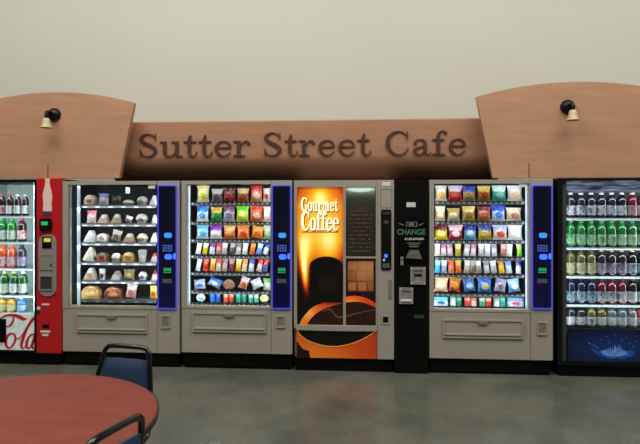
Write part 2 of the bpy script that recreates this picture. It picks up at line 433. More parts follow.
KIND = {
 'bag': [bag_mesh(lump=.25, seed=s) for s in (1, 2, 3)], 'bar': [bag_mesh(5, 12, .06, .15, s, .04) for s in (4, 5)],
 'pouch': [bag_mesh(8, 8, .08, .35, s) for s in (6, 7)], 'wedge': [wedge_mesh()], 'bowl': [bowl_mesh()], 'cup': [cup_mesh()],
 'roll': [roll_mesh()], 'disc': [disc_mesh()], 'loaf': [loaf_mesh()], 'box': [box_mesh()],
}
PROTO = {}
def product(kind, name, label, cat, group, material, loc, size, rot=(0, 0, 0), variant=0):
    key = (kind, variant % len(KIND[kind]))
    if key not in PROTO:
        o = obj(name, KIND[kind][key[1]], material); PROTO[key] = o
    else:
        o = PROTO[key].copy(); o.name = name; col.objects.link(o)
        for k in list(o.keys()):
            if k in ('label', 'category', 'group'): del o[k]
    o.material_slots[0].link = 'OBJECT'; o.material_slots[0].material = material
    o.location = loc; o.scale = size; o.rotation_euler = rot
    return tag(o, label, cat, group)

ORD = ['first', 'second', 'third', 'fourth', 'fifth', 'sixth', 'seventh', 'eighth', 'ninth', 'tenth', 'eleventh', 'twelfth']

def area(name, loc, direction, sx, sz, power, color=(1, 1, 1)):
    l = bpy.data.lights.new(name, 'AREA'); l.shape = 'RECTANGLE'; l.size = sx; l.size_y = sz; l.energy = power; l.color = color
    o = bpy.data.objects.new(name, l); col.objects.link(o); o.location = loc
    o.rotation_euler = Vector(direction).to_track_quat('-Z', 'Y').to_euler()
    return o

# ------------------------------------------------------------------ snack and food machines
LED = mat('led_strip', (84, 94, 104), .4, emit=(180, 208, 226), strength=.5)
LEDDIM = mat('led_strip_dim', (150, 170, 180), .4, emit=(150, 175, 190), strength=.45)
GLOW = mat('blue_glow_edge', (60, 60, 220), .4, emit=(76, 80, 220), strength=.6)
CYAN = mat('cyan_display', (60, 140, 200), .4, emit=(36, 130, 220), strength=.9)
KEYS = mat('blue_lit_keys', (80, 110, 190), .4, emit=(50, 80, 190), strength=.42)
BLUEB = mat('blue_lit_button', (60, 110, 255), .4, emit=(44, 84, 255), strength=1.9)
GREEN = mat('green_display', (40, 170, 110), .4, emit=(40, 180, 110), strength=.45)
SLOT = mat('grey_slot_plate', (86, 90, 104), .4)
pm, nt, b = nodes('navy_control_face')
tc = N(nt, 'ShaderNodeTexCoord'); sep = N(nt, 'ShaderNodeSeparateXYZ'); nt.links.new(tc.outputs['Generated'], sep.inputs[0])
e = mth(nt, 'POWER', mth(nt, 'SUBTRACT', 1.0, sep.outputs[2]), 1.5)
ex = mth(nt, 'POWER', mth(nt, 'ABSOLUTE', mth(nt, 'MULTIPLY_ADD', sep.outputs[0], 2.0, -1.0)), 4.0)
b.inputs['Base Color'].default_value = rgba((7, 8, 24)); b.inputs['Roughness'].default_value = .25
b.inputs['Emission Color'].default_value = rgba((22, 20, 150))
nt.links.new(mth(nt, 'MULTIPLY_ADD', mth(nt, 'ADD', mth(nt, 'MULTIPLY', e, .6), mth(nt, 'MULTIPLY', ex, .3)), .13, .008), b.inputs['Emission Strength'])
NAVY = pm

def vendor(name, label, xl, xr, wl, wr, wt, wb, pl, pr, flap, coin, yb, trays, tray_x, bright, led_side, strip, sticker):
    """glass fronted machine: xl..xr body, window wl..wr x wt..wb, control column pl..pr (photo columns/rows measured on the front plane)"""
    X0, X1 = px(xl), px(xr); xm = (X0 + X1) / 2
    zf = lambda y, Y=0: pz(y, xm, Y)
    ztop = 1.832; zbot = zf(yb)
    t = thing(name, label, 'vending machine', (xm, .42, FZ), 0, 'grey glass fronted vending machines')
    o = tuple(t.location)
    W0, W1, WT, WB = px(wl), px(wr), zf(wt), zf(wb)
    dep = .84
    # cabinet shell: sides, top, back, floor behind the door
    cab = MB()
    cab.box(X0, X0 + .03, .07, dep, .09, ztop - .004); cab.box(X1 - .03, X1, .07, dep, .09, ztop - .004)
    cab.box(X0 + .03, X1 - .03, .07, dep, ztop - .034, ztop - .004); cab.box(X0 + .03, X1 - .03, dep - .03, dep, .09, ztop - .034)
    cab.box(X0 + .03, X1 - .03, .07, dep - .03, .09, .12)
    obj('cabinet_shell', cab, BLACKM, t, o)
    base = MB(); base.box(X0 + .01, X1 - .01, .03, dep - .04, FZ + .02, zbot - .002, 0)
    for sx_ in (X0 + .10, X1 - .10): base.box(sx_ - .03, sx_ + .03, .05, .2, FZ, FZ + .03)
    obj('base', base, BLACK, t, o)
    # door: frame around the window, control column, lower panel
    P0 = px(pl)
    obj('door_frame', MB().ring((X0, P0, WB - .025, ztop), (W0, W1, WB, WT), 0, .07), GREY, t, o)
    obj('lower_panel', MB().box(X0, P0, .004, .07, zbot, WB - .028, .004), GREY, t, o)
    obj('control_column', MB().box(P0 + .003, X1, .001, .07, zbot, ztop, .004), GREY, t, o)
    ff = [px(flap[0]), px(flap[1]), zf(flap[3]), zf(flap[2])]
    fo = obj('delivery_flap', MB().ring((ff[0] - .008, ff[1] + .008, ff[2] - .008, ff[3] + .008), (ff[0] + .008, ff[1] - .008, ff[2] + .008, ff[3] - .008), -.012, .006).box(ff[0] + .006, ff[1] - .006, -.003, .006, ff[2] + .006, ff[3] - .006), GREY, t, o)
    obj('flap_ledge', MB().box(ff[0] + .012, ff[1] - .012, -.018, .0, ff[2] + .018, ff[2] + .034, .003), GREY, fo, o)
    fm = (ff[0] + ff[1]) / 2
    hb = MB(); hb.prism([(fm - .055, ff[3] - .006), (fm + .055, ff[3] - .006), (fm + .035, ff[3] - .035), (fm - .035, ff[3] - .035)], -.02, .0)
    obj('flap_handle', hb, GREYD, fo, o)
    cc = [px(coin[0]), px(coin[1]), zf(coin[3]), zf(coin[2])]
    co = obj('coin_return', MB().ring((cc[0], cc[1], cc[2], cc[3]), (cc[0] + .012, cc[1] - .012, cc[2] + .02, cc[3] - .012), -.012, .003), GREY, t, o)
    obj('coin_cup', MB().box(cc[0] + .01, cc[1] - .01, -.006, .003, cc[2] + .018, cc[3] - .01), GREYD, co, o)
    if sticker:
        obj('sticker', MB().box(px(sticker[0]), px(sticker[1]), -.002, .003, zf(sticker[3]), zf(sticker[2])), WHITEP, t, o)
    # blue lit control face
    a, c_, zt, zb_ = px(pl + 1.6), px(pr), zf(186), zf(307.5)
    cp = obj('control_panel', MB().prism(rrect(a, c_, zb_, zt, .012), -.012, .003), NAVY, t, o)
    rr0, rr1 = rrect(a - .006, c_ + .006, zb_ - .007, zt + .007, .018), rrect(a + .004, c_ - .004, zb_ + .004, zt - .004, .012)
    obj('glow_edge', MB().band(rr0, rr1, -.016, .0, True), GLOW, cp, o)
    w = c_ - a; q = lambda f: a + w * f
    dy = -.0125
    obj('display', MB().prism(rrect(q(.34), q(.76), zf(237.6), zf(232.6), .018), -.016, dy), CYAN, cp, o)
    kp = MB()
    for r_ in range(3):
        for k in range(4):
            kp.box(q(.26 + .14 * k), q(.36 + .14 * k), -.016, dy, zf(244.6 + 2.4 * r_ + 1.5), zf(244.6 + 2.4 * r_))
    obj('keypad', kp, KEYS, cp, o)
    obj('keypad_button', MB().prism(rrect(q(.36), q(.78), zf(259.0), zf(253.8), .024), -.017, dy), BLUEB, cp, o)
    obj('card_light', MB().prism(rrect(q(.84), q(.98), zf(258.6), zf(253.0), .008), -.017, dy), BLUEB, cp, o)
    obj('reader_bezel', MB().box(q(.26), q(.76), -.014, dy, zf(276.5), zf(265.6)), BLACKM, cp, o)
    gm = MB(); x = q(.32)
    for k, wd in enumerate((.09, .06, .07, .09)):
        gm.box(x, x + w * wd, -.016, -.0135, zf(270.6), zf(267.4)); x += w * (wd + .03)
    obj('reader_text', gm, GREEN, cp, o)
    obj('reader_screen_edge', MB().box(q(.3), q(.72), -.015, -.0135, zf(272.2), zf(271.4)), GREEN, cp, o)
    obj('bill_slot', MB().box(q(.24), q(.78), -.018, dy, zf(282.6), zf(278.3), .004), SLOT, cp, o)
    # inside: liner, light strip, glass
    li = MB(); d1 = .62
    li.box(W0 - .006, W0, .072, d1, WB - .02, WT + .01); li.box(W1, W1 + .006, .072, d1, WB - .02, WT + .01)
    li.box(W0, W1, d1, d1 + .006, WB - .02, WT + .01); li.box(W0, W1, .072, d1, WT + .01, WT + .016); li.box(W0, W1, .072, d1, WB - .026, WB - .02)
    obj('liner', li, LINER, t, o)
    ls, le = led_side
    obj('light_strip', MB().box(px(ls, .06), px(le, .06), .074, .085, WB + .0, WT - .01), LED if strip is TAGS_DK else LEDDIM, t, o)
    obj('glass_pane', MB().box(W0, W1, .028, .034, WB, WT), GLASS, t, o)
    ta, tb = px(tray_x[0], .12), px(tray_x[1], .12)
    tz = []
    for y in trays:
        z = pz(y, xm, .12); tz.append(z)
        tr = obj('tray', MB().box(ta, tb, .112, d1 - .02, z - .012, z), BLACKM if strip is TAGS_DK else SLOT, t, o)
        obj('price_strip', MB().box(ta, tb, .098, .112, z - .024, z + .008), strip, tr, o)
    # upright area lights inside the door edge, plus unseen fill added over each shelf front
    hz = (WB + WT) / 2; hh = WT - WB - .04
    area('machine_lamp', (W0 + .012, .055, hz), (1, .9, 0), .02, hh, bright * .07, (.86, .94, 1))
    area('machine_lamp', (W1 - .012, .055, hz), (-1, .9, 0), .02, hh, bright * .07, (.86, .94, 1))
    for z in [WT + .01] + [v - .02 for v in tz[:-1]]:
        area('shelf_fill_light', ((W0 + W1) / 2, .062, z - .012), (0, 1, -.8), W1 - W0 - .06, .012, bright * .06, (.9, .96, 1))
    return t, tz, xm

SHELF7 = ['top', 'second', 'third', 'fourth', 'fifth', 'sixth', 'bottom']
SHELF6 = ['top', 'second', 'third', 'fourth', 'fifth', 'bottom']

def stock(rows, tz, xm, shelves, where, base_y=.142):
    """rows: list of (kind, default name, [(photo x, w px, h px, colour words, base, top, blob, roll, kind override)])"""
    for r, (kind, items) in enumerate(rows):
        for i, it in enumerate(items):
            x, w, h, words, base, top, blob = it[:7]
            roll = it[7] if len(it) > 7 else 0
            kd = it[8] if len(it) > 8 else kind
            nm, cat, noun = {'bag': ('crisp_bag', 'crisps', 'crisp bag'), 'bar': ('candy_bar', 'candy bar', 'candy bar'), 'pouch': ('snack_pouch', 'snack', 'pouch'),
                        'wedge': ('sandwich_pack', 'sandwich', 'sandwich wedge'), 'bowl': ('food_bowl', 'food', 'lidded bowl'), 'cup': ('food_cup', 'food', 'lidded cup'),
                        'roll': ('candy_roll', 'candy', 'candy roll'), 'disc': ('round_pack', 'snack', 'round pack'), 'loaf': ('wrapped_sandwich', 'sandwich', 'wrapped sandwich'), 'box': ('snack_box', 'snack', 'small box')}[kd]
            sc = 1 / 98.0
            dpt = {'bag': .055, 'bar': .026, 'pouch': .05, 'wedge': .07, 'bowl': w * sc, 'cup': w * sc, 'roll': w * sc, 'disc': .04, 'loaf': .10, 'box': .05}[kd]
            yy = base_y + dpt / 2 + .004
            lean = R(random.uniform(-6, -2)) if kd in ('bag', 'bar', 'pouch') else 0
            rz = R(random.uniform(-8, 8)) if kd in ('bag', 'pouch', 'loaf') else (R(random.uniform(-14, 14)) if kd == 'bar' else 0)
            lift = .004 + abs(math.sin(R(roll))) * w * sc / 2 + (.004 if kd in ('bag', 'bar', 'pouch') else 0)
            top_lim = (tz[r - 1] - .030 if r else pz(183.5, xm, .12) - .016)
            hh = h * sc
            while tz[r] + lift + hh * math.cos(R(roll)) + abs(math.sin(R(roll))) * w * sc / 2 > top_lim: hh *= .985
            X = px(x, yy)
            if words[0] == '=': label = words[1:]
            else: label = f'{words} {noun} {ORD[i]} from left, {shelves[r]} shelf, {where}'
            product(kd, nm, label, cat, f'{noun}s on the {shelves[r]} shelf of the {where}', pack_mat(base, top, blob, kd),
                    (X, yy, tz[r] + lift), (w * sc, dpt, hh), (lean, R(roll), rz), i + r)

TAGS_DK = strip_mat('tray_edge_dark', (20, 24, 30), (150, 156, 158), 17, .38, .68, .30)
TAGS_GR = strip_mat('tray_edge_grey', (104, 112, 118), (200, 204, 204), 6, .1, .5, .34)

# machine of packed food, between the red machine and the snack machine
t, tz, xm = vendor('food_vending_machine', 'grey vending machine with dim trays of packed sandwiches, beside the red panelled machine', 62.5, 179.5, 68, 157, 184.5, 306.5, 157, 176.6,
       (77.5, 146.5, 315, 332), (161, 170.5, 314.5, 327.5), 352.5, [205.5, 224, 243, 262.5, 281, 300], (79.5, 156.5), 18.0, (76.4, 79.2), TAGS_GR, (148.5, 155, 185.6, 188.6))
lc = obj('lamp_reflection', MB().box(px(126, .08), px(130, .08), .066, .082, pz(193.5, xm, .08), pz(187.5, xm, .08), .006), mat('lamp_reflection_glow', (220, 225, 228), .4, emit=(225, 232, 236), strength=.8), t, tuple(t.location))  # glowing block imitates a ceiling lamp's reflection in the glass
WH = (228, 226, 220); CR = (222, 208, 178)
rows = [
 ('wedge', [(91, 11, 10.5, 'beige', (196, 172, 140), (205, 196, 184), (150, 110, 80), 0, 'loaf'), (103.5, 11, 11.5, 'violet topped white', (222, 216, 214), (120, 112, 170), None, 0, 'pouch'), (116.5, 10, 9, 'dark brown', (66, 54, 46), (50, 46, 44), None, 0, 'pouch'), (128.5, 12, 5.5, 'low white', WH, None, None, 0, 'bowl'), (142.5, 11, 9, 'pale grey', (206, 204, 198), None, (180, 160, 130), 0, 'bowl'), (154.5, 9, 9.5, 'white', WH, None, None)]),
 ('wedge', [(91.5, 11, 13, 'pink topped white', (232, 218, 214), (214, 130, 140), None, 0, 'pouch'), (103.5, 11, 9, 'blush', (206, 178, 166), (228, 220, 212), None), (116.5, 10, 9.5, 'tan and grey', (176, 160, 138), (200, 198, 192), None), (128, 8, 6, 'small white', WH, None, (170, 150, 120), 20, 'pouch'), (142, 12, 10, 'grey domed', (204, 204, 198), None, (150, 140, 110), 0, 'bowl'), (155.5, 7, 9, 'white', WH, None, None)]),
 ('wedge', [(90.5, 12, 12, 'large white', (240, 238, 234), None, None), (103, 11, 8, 'white and tan', WH, None, (190, 165, 130), 10, 'loaf'), (115.5, 11, 11, 'grey', (150, 142, 130), (180, 176, 168), (110, 100, 84), 12, 'pouch'), (129, 11, 9, 'tan and white', (196, 170, 136), (232, 230, 226), None), (142.5, 11, 9, 'cream', (228, 220, 206), (210, 208, 202), (180, 160, 130), 0, 'bowl'), (155, 8, 10, 'white', (236, 234, 230), None, None)]),
 ('wedge', [(89.5, 12, 14, 'large cream', (232, 226, 208), (210, 208, 196), None, 6), (103, 12, 9, 'brown and red', (150, 110, 90), (120, 96, 80), (170, 70, 60), 0, 'loaf'), (116.5, 10, 8.5, 'white', WH, None, (190, 190, 186), 0, 'bowl'), (129, 12, 9.5, 'tan', (196, 156, 104), (210, 182, 140), (150, 110, 70), 0, 'loaf'), (142.5, 9, 12, 'pale', (214, 214, 212), (190, 190, 190), WH, 0, 'cup'), (155, 8, 9, 'orange and white', (220, 200, 190), (226, 120, 80), None)]),
 ('wedge', [(90.5, 12, 12, 'pale tan', (220, 206, 184), (230, 228, 224), (190, 160, 130)), (102.5, 6.5, 11, 'white', WH, (240, 240, 238), (60, 66, 90), 0, 'cup'), (116.5, 10, 9, 'white and grey', (224, 222, 216), (170, 166, 160), None), (129, 12, 10.5, 'olive', (150, 140, 86), (110, 104, 70), (210, 200, 150), 0, 'pouch'), (143, 9, 8.5, 'plain white', (236, 236, 232), None, (150, 150, 150), 0, 'bowl'), (155.5, 7, 10, 'red and white', (226, 214, 206), (196, 60, 50), None)]),
 ('wedge', [(92, 19, 13, 'large tan', (206, 176, 118), (190, 150, 100), (230, 210, 170), 0, 'loaf'), (114, 18, 12, 'red brown', (128, 66, 48), (150, 90, 60), (186, 160, 120), 0, 'loaf'), (130.5, 11, 14, 'pink', (220, 176, 172), (208, 204, 200), (180, 110, 110), 8, 'pouch'), (154, 9, 13, 'yellow', (224, 196, 80), (236, 220, 130), (200, 90, 50), 0, 'pouch')]),
]
stock(rows, tz, xm, SHELF6, 'sandwich machine')

# snack machine beside the coffee machine
t, tz, xm = vendor('snack_vending_machine', 'grey vending machine full of bright snacks, between the sandwich machine and coffee machine', 181.5, 292, 186, 270.5, 184, 306.5, 271, 290.6,
       (193, 265.5, 313.5, 331.5), (276, 285.5, 315, 327), 353.5, [203, 222.5, 240, 256, 273, 291.5, 303.5], (191, 270), 16, (186.4, 189.6), TAGS_DK, None)
bars4 = list(zip((197.8, 204.5, 211.8, 218.2, 224, 231.8, 238, 244.5, 251.5, 258.4, 265), ['white', 'yellow', 'white and violet', 'pink', 'grey', 'black', 'silver', 'pale silver', 'orange', 'light blue', 'blue and white'],
   [(225, 226, 226), (224, 208, 80), (220, 216, 226), (206, 150, 150), (190, 178, 176), (70, 66, 68), (196, 196, 198), (212, 210, 208), (226, 110, 40), (120, 160, 216), (210, 214, 226)],
   [None, (240, 236, 190), (110, 80, 150), (190, 80, 90), (226, 222, 220), (160, 150, 150), (120, 116, 118), None, (240, 150, 70), (190, 210, 236), (60, 90, 190)]))
bars5 = list(zip((197.5, 205.2, 212, 218.2, 224.2, 231.2, 238, 244, 250.8, 258.6, 264.4), ['silver', 'red', 'amber', 'red and white', 'rosy grey', 'maroon', 'yellow', 'cream and orange', 'blue and white', 'white and red', 'navy and red'],
   [(206, 210, 212), (206, 60, 46), (222, 150, 60), (226, 200, 192), (196, 170, 168), (120, 60, 66), (232, 190, 80), (238, 214, 180), (200, 206, 222), (226, 196, 186), (90, 100, 160)],
   [None, (226, 130, 110), (236, 200, 120), (200, 60, 56), (150, 120, 122), (170, 130, 130), (240, 224, 160), (222, 130, 60), (60, 80, 160), (196, 50, 50), (206, 80, 70)]))
rows = [
 ('bag', [(203, 13, 17.5, 'cream and lime', (232, 226, 196), (226, 216, 160), (214, 220, 60)), (217, 12, 13.5, 'brown and silver', (120, 106, 98), (186, 182, 178), (80, 70, 66)), (229.5, 12.5, 14.5, 'dark maroon', (120, 46, 44), (84, 40, 42), (180, 80, 66)), (243, 12, 14, 'rust and tan', (176, 86, 46), (214, 190, 140), None), (256.5, 12, 17, 'red topped peach', (222, 150, 110), (196, 50, 56), (240, 220, 200)), (266.8, 8, 14, 'white and red', (232, 222, 214), None, (206, 70, 76))]),
 ('bag', [(202.5, 13, 16.5, 'blue and white', (226, 236, 242), (80, 130, 206), (60, 150, 220)), (216.5, 12, 14.5, 'gold topped green', (50, 130, 66), (190, 150, 70), None), (229, 12, 15.5, 'plum and grey', (176, 172, 180), (106, 70, 92), (120, 110, 130)), (242.5, 13, 16.5, 'bright green', (196, 206, 70), (104, 190, 50), (226, 230, 150)), (256.5, 13, 16.5, 'orange red', (196, 110, 80), (206, 70, 40), (200, 180, 170)), (267.2, 8, 15, 'cream', (226, 206, 190), (236, 230, 222), None)]),
 ('bag', [(202.5, 12.5, 16, 'pale blue', (200, 226, 238), (130, 190, 224), (90, 170, 216)), (216, 12.5, 14, 'violet topped white', (226, 216, 226), (130, 70, 170), None), (229.5, 12.5, 15.5, 'tan topped orange', (206, 106, 66), (206, 170, 116), (226, 160, 120)), (243.3, 13, 15.5, 'orange and red', (222, 130, 60), (216, 120, 56), (206, 70, 60)), (256.8, 12, 15, 'amber', (214, 120, 50), (226, 170, 90), (200, 80, 50), 8), (267.6, 8, 14.5, 'sage', (146, 176, 130), (200, 210, 190), None)]),
 ('bar', [(x, 5.4, 12.8, w, bs, tp, None, 10 + 4 * math.sin(x)) for x, w, bs, tp in bars4]),
 ('bar', [(x, 5.4, 13.4, w, bs, tp, None, 9 + 4 * math.sin(x)) for x, w, bs, tp in bars5]),
 ('pouch', [(200, 12, 9.5, 'white and blue', (232, 234, 238), (170, 186, 222), (110, 140, 206), -6), (213.5, 14, 9, 'blue', (160, 186, 226), (80, 116, 196), (226, 232, 240), 26), (229, 12, 11, 'tan', (150, 116, 96), None, (170, 136, 112), 0, 'disc'), (242, 9, 14, 'peach', (226, 176, 136), (200, 196, 206), (206, 110, 80), 20), (258.6, 11.5, 9.5, 'white', (236, 238, 240), (180, 192, 214), None, -24), (267.3, 8, 12, 'green and white', (206, 226, 196), (110, 176, 110), None)]),
 ('roll', [(201, 9.5, 8.5, 'white', (226, 232, 236), None, (120, 190, 216), 0, 'disc'), (212.6, 5.4, 9, 'blue', (60, 110, 196), (110, 150, 220), None), (218.2, 5, 9, 'deep blue', (50, 92, 180), (100, 140, 210), None), (226, 5, 8.5, 'red', (206, 96, 76), (230, 180, 160), None), (231.8, 5, 8.5, 'rusty red', (196, 84, 66), (226, 170, 150), None), (238.4, 5.4, 9, 'teal', (40, 140, 116), (90, 176, 156), None), (244, 5.4, 9, 'dark teal', (30, 128, 104), (80, 166, 146), None), (250.8, 5, 8, 'sea green', (60, 160, 130), (190, 216, 206), None), (256.3, 5, 8, 'mint', (90, 176, 146), (200, 220, 210), None), (264.6, 10, 12, 'pale green', (176, 196, 136), None, (206, 216, 170), 0, 'disc')]),
]
stock(rows, tz, xm, SHELF7, 'snack machine beside coffee machine')

# snack machine beside the change machine
t, tz, xm = vendor('snack_vending_machine', 'grey vending machine full of bright snacks, between the change machine and drinks fridge', 429.5, 553, 434, 529.5, 183.5, 309.5, 530.5, 551.2,
       (443.5, 522, 320.5, 337.5), (537, 547, 321, 334), 359.5, [202, 222, 241, 257.5, 275, 294, 307.5], (434.5, 525), 16, (526, 529.4), TAGS_DK, (518.8, 526.5, 184.5, 187.2))
b4x = (437, 443.6, 450.3, 458, 466, 473, 481, 487.3, 494.4, 503, 509, 519.6)
bars4 = list(zip(b4x, ['cream', 'pink and white', 'pale grey', 'olive', 'white', 'blush', 'grey', 'bright white', 'lavender', 'brown and pink', 'plain white', 'lime green'],
   [(238, 230, 206), (226, 206, 212), (206, 196, 198), (176, 160, 80), (224, 222, 222), (222, 200, 206), (186, 186, 186), (232, 232, 232), (206, 206, 222), (170, 116, 106), (236, 236, 236), (130, 206, 50)],
   [(240, 240, 230), (176, 110, 140), (176, 140, 150), (214, 206, 140), (160, 160, 166), (190, 140, 150), (226, 226, 226), None, (150, 150, 180), (206, 170, 160), None, (206, 230, 170)]))
b5x = (437.2, 444, 451.2, 458.3, 466.6, 473, 479.4, 487.3, 494.2, 502, 509.3, 518.2)
bars5 = list(zip(b5x, ['light blue', 'grey blue', 'peach', 'orange', 'grey tan', 'grey brown', 'dark silver', 'silver', 'pale silver', 'yellow', 'white and blue', 'white and navy'],
   [(110, 190, 226), (160, 170, 196), (226, 150, 120), (216, 110, 70), (176, 166, 156), (126, 112, 100), (140, 138, 136), (196, 196, 198), (180, 182, 190), (226, 180, 40), (206, 216, 232), (216, 220, 232)],
   [(170, 216, 236), (206, 206, 212), (206, 80, 60), (176, 170, 80), (206, 202, 196), (160, 146, 130), (196, 196, 196), (120, 120, 124), (216, 218, 222), (176, 120, 40), (120, 160, 216), (60, 76, 150)]))
rows = [
 ('bag', [(441, 11.5, 17, 'cream', (236, 222, 186), (232, 230, 220), (232, 196, 120)), (455, 13.6, 16.5, 'red and blue', (196, 80, 80), (206, 190, 206), (222, 120, 110)), (469, 13, 14.5, 'navy topped tan', (176, 146, 100), (56, 76, 166), None), (484, 13, 15, 'brown and gold', (170, 116, 70), (206, 180, 110), (150, 70, 50)), (499, 13.5, 16.5, 'teal and white', (60, 166, 150), (206, 226, 220), (150, 206, 196)), (515, 15, 16.5, 'white and peach', (236, 228, 216), (236, 234, 230), (226, 190, 160))]),
 ('bag', [(440, 10, 14.5, 'tan', (206, 180, 140), (236, 226, 200), (230, 210, 180)), (453.5, 12, 12.5, 'olive and tan', (190, 176, 130), (170, 150, 90), (206, 200, 190)), (468.5, 12.5, 14.5, 'olive gold', (170, 146, 80), (196, 180, 120), (120, 100, 60)), (484, 13, 14, 'dull maroon', (160, 110, 76), (140, 64, 66), (176, 96, 86)), (498.3, 13, 18, 'bright blue', (190, 206, 236), (50, 90, 200), (110, 150, 226)), (514, 15, 13, 'cream and maroon', (222, 206, 180), None, (150, 96, 86))]),
 ('bag', [(441, 13, 14.5, 'black and yellow', (222, 196, 60), (96, 42, 46), (236, 226, 150)), (455.5, 14, 18, 'maroon and white', (150, 52, 66), (222, 186, 196), (236, 226, 226)), (470, 12, 14, 'blue and grey', (110, 150, 186), (40, 56, 130), (186, 206, 216)), (485, 14, 15, 'navy topped olive', (176, 166, 70), (36, 60, 140), (206, 160, 120)), (500, 14, 15.5, 'lavender and red', (226, 206, 206), (176, 186, 216), (206, 96, 76)), (515, 14, 16, 'plain white', (240, 242, 244), None, None)]),
 ('bar', [(x, 5.6, 13.2, w, bs, tp, None, 3 + 5 * math.sin(x)) for x, w, bs, tp in bars4]),
 ('bar', [(x, 5.8, 14, w, bs, tp, None, -2 + 6 * math.sin(x * 1.7)) for x, w, bs, tp in bars5]),
 ('pouch', [(440.8, 13.5, 14.5, 'cream and peach', (236, 206, 170), (226, 196, 156), (240, 226, 206), 3), (454.2, 11.5, 15, 'red and orange', (206, 76, 50), (186, 130, 60), (226, 170, 90), 6), (470, 11.5, 13.5, 'slate blue', (96, 130, 186), (80, 110, 160), (176, 196, 222), -8), (484.5, 14, 15.5, 'deep blue', (60, 130, 206), (36, 86, 176), (206, 190, 140)), (499.3, 11, 12.5, 'lavender', (186, 180, 206), (150, 140, 180), (110, 90, 110), 10), (514.8, 12, 15, 'sky blue', (130, 176, 226), (170, 206, 236), (226, 226, 230), -8)]),
 ('roll', [(440.5, 13.5, 8.5, 'blue and white', (222, 232, 242), (110, 190, 226), (50, 110, 196), 0, 'box'), (453, 6, 8.5, 'white', (222, 232, 226), (180, 206, 196), None), (459, 5, 8.5, 'green', (60, 140, 110), (130, 186, 160), None), (467.3, 6.4, 8.5, 'red', (196, 80, 66), (226, 170, 160), None), (473.6, 5.6, 8.5, 'white and red', (226, 206, 200), (206, 130, 120), None), (482, 6, 8.5, 'dull green', (100, 160, 130), (186, 206, 196), None), (488.3, 5.6, 8.5, 'coral', (206, 96, 86), (226, 186, 176), None), (496.4, 6, 8.5, 'pale', (222, 232, 230), (170, 200, 190), None), (502.4, 5.8, 8.5, 'teal', (50, 160, 130), (120, 196, 176), None), (515, 15, 8.5, 'pink and blue', (196, 206, 232), (120, 160, 216), (222, 120, 130), 0, 'box')]),
]
stock(rows, tz, xm, SHELF7, 'snack machine beside change machine')

# ------------------------------------------------------------------ bottles
def bottle_parts():
    r = .0355
    body = MB().lathe([(0, .006), (.022, 0), (.031, .004), (r, .014), (r, .04), (r * .94, .055), (r * .94, .11), (r, .125), (r * 1.0, .160), (r * .93, .178), (r * .74, .197), (r * .50, .212), (.0145, .220), (.0145, .228), (0, .228)], n=18)
    lab = MB().lathe([(r * .97, .028), (r * 1.02, .030), (r * 1.02, .118), (r * .97, .120)], n=18)
    cap = MB().lathe([(0, .221), (.0175, .221), (.0175, .240), (.015, .243), (0, .243)], n=14)
    return body, lab, cap
BB = bottle_parts()
BPROTO = [None]
def plastic(name, c, coat=.6): return mat(name, c, .12, 0, coat=coat, spec=.6)
def labmat(c, c2):
    key = ('lab', c, c2)
    if key in PACKS: return PACKS[key]
    m, nt, b = nodes('bottle_wrap_print')
    tc = N(nt, 'ShaderNodeTexCoord'); vo = N(nt, 'ShaderNodeTexNoise'); vo.inputs['Scale'].default_value = 45; vo.inputs['Detail'].default_value = 3
    nt.links.new(tc.outputs['Object'], vo.inputs['Vector'])
    nt.links.new(mix(nt, mth(nt, 'GREATER_THAN', vo.outputs['Fac'], .54), rgba(c), rgba(c2)), b.inputs['Base Color'])
    b.inputs['Roughness'].default_value = .35
    PACKS[key] = m
    return m
def bottle(label, group, loc, s, body_m, label_m, cap_m, rz=0):
    if BPROTO[0] is None:
        t = thing('soda_bottle', label, 'bottle', loc, rz, group)
        kids = [obj(n_, mb, m_, t) for n_, mb, m_ in (('bottle_body', BB[0], body_m), ('wrap_label', BB[1], label_m), ('cap', BB[2], cap_m))]
        BPROTO[0] = (t, kids)
    else:
        t0, k0 = BPROTO[0]
        t = t0.copy(); col.objects.link(t); t.location = loc; t.rotation_euler = (0, 0, rz); tag(t, label, 'bottle', group)
        kids = []
        for k in k0:
            c = k.copy(); col.objects.link(c); c.parent = t; kids.append(c)
    t.scale = s
    for c, m_ in zip(kids, (body_m, label_m, cap_m)):
        c.material_slots[0].link = 'OBJECT'; c.material_slots[0].material = m_
    return t

# ------------------------------------------------------------------ red panelled drinks machine (cut by the photo's edge)
RED = mat('red_enamel', (196, 22, 30), .35, coat=.3)
COLA = mat('red_script', (186, 24, 44), .45, emit=(190, 24, 44), strength=.12)
X0, X1 = -4.06, px(62); xm0 = px(30)
zf = lambda y, Y=0: pz(y, xm0, Y)
tm = thing('drinks_vending_machine', 'glass fronted drinks machine with red side panel, white bottle outline and red script', 'vending machine', ((X0 + X1) / 2, .42, FZ))
o = tuple(tm.location)
ZT = 1.853; ZB = zf(352.5)
G0, G1 = X0 + .06, px(34.2)
cab = MB(); cab.box(X0, X0 + .03, .07, .84, .09, ZT); cab.box(X1 - .03, X1, .07, .84, .09, ZT); cab.box(X0, X1, .07, .84, ZT - .03, ZT); cab.box(X0, X1, .81, .84, .09, ZT); cab.box(X0, X1, .07, .84, .09, .12)
obj('cabinet_shell', cab, BLACK, tm, o)
obj('base', MB().box(X0 + .02, X1 - .02, .03, .8, FZ, ZB - .004), BLACK, tm, o)
WT, WB = zf(182.5), zf(350.5)
obj('door_frame', MB().ring((X0, px(37.4), ZB, ZT), (G0, G1, WB, WT), 0, .07), BLACKM, tm, o)
rp = obj('red_panel', MB().box(px(37.6), X1, -.02, .07, ZB, zf(178.5), .008), RED, tm, o)
zr = zf
cx = px(48.7)
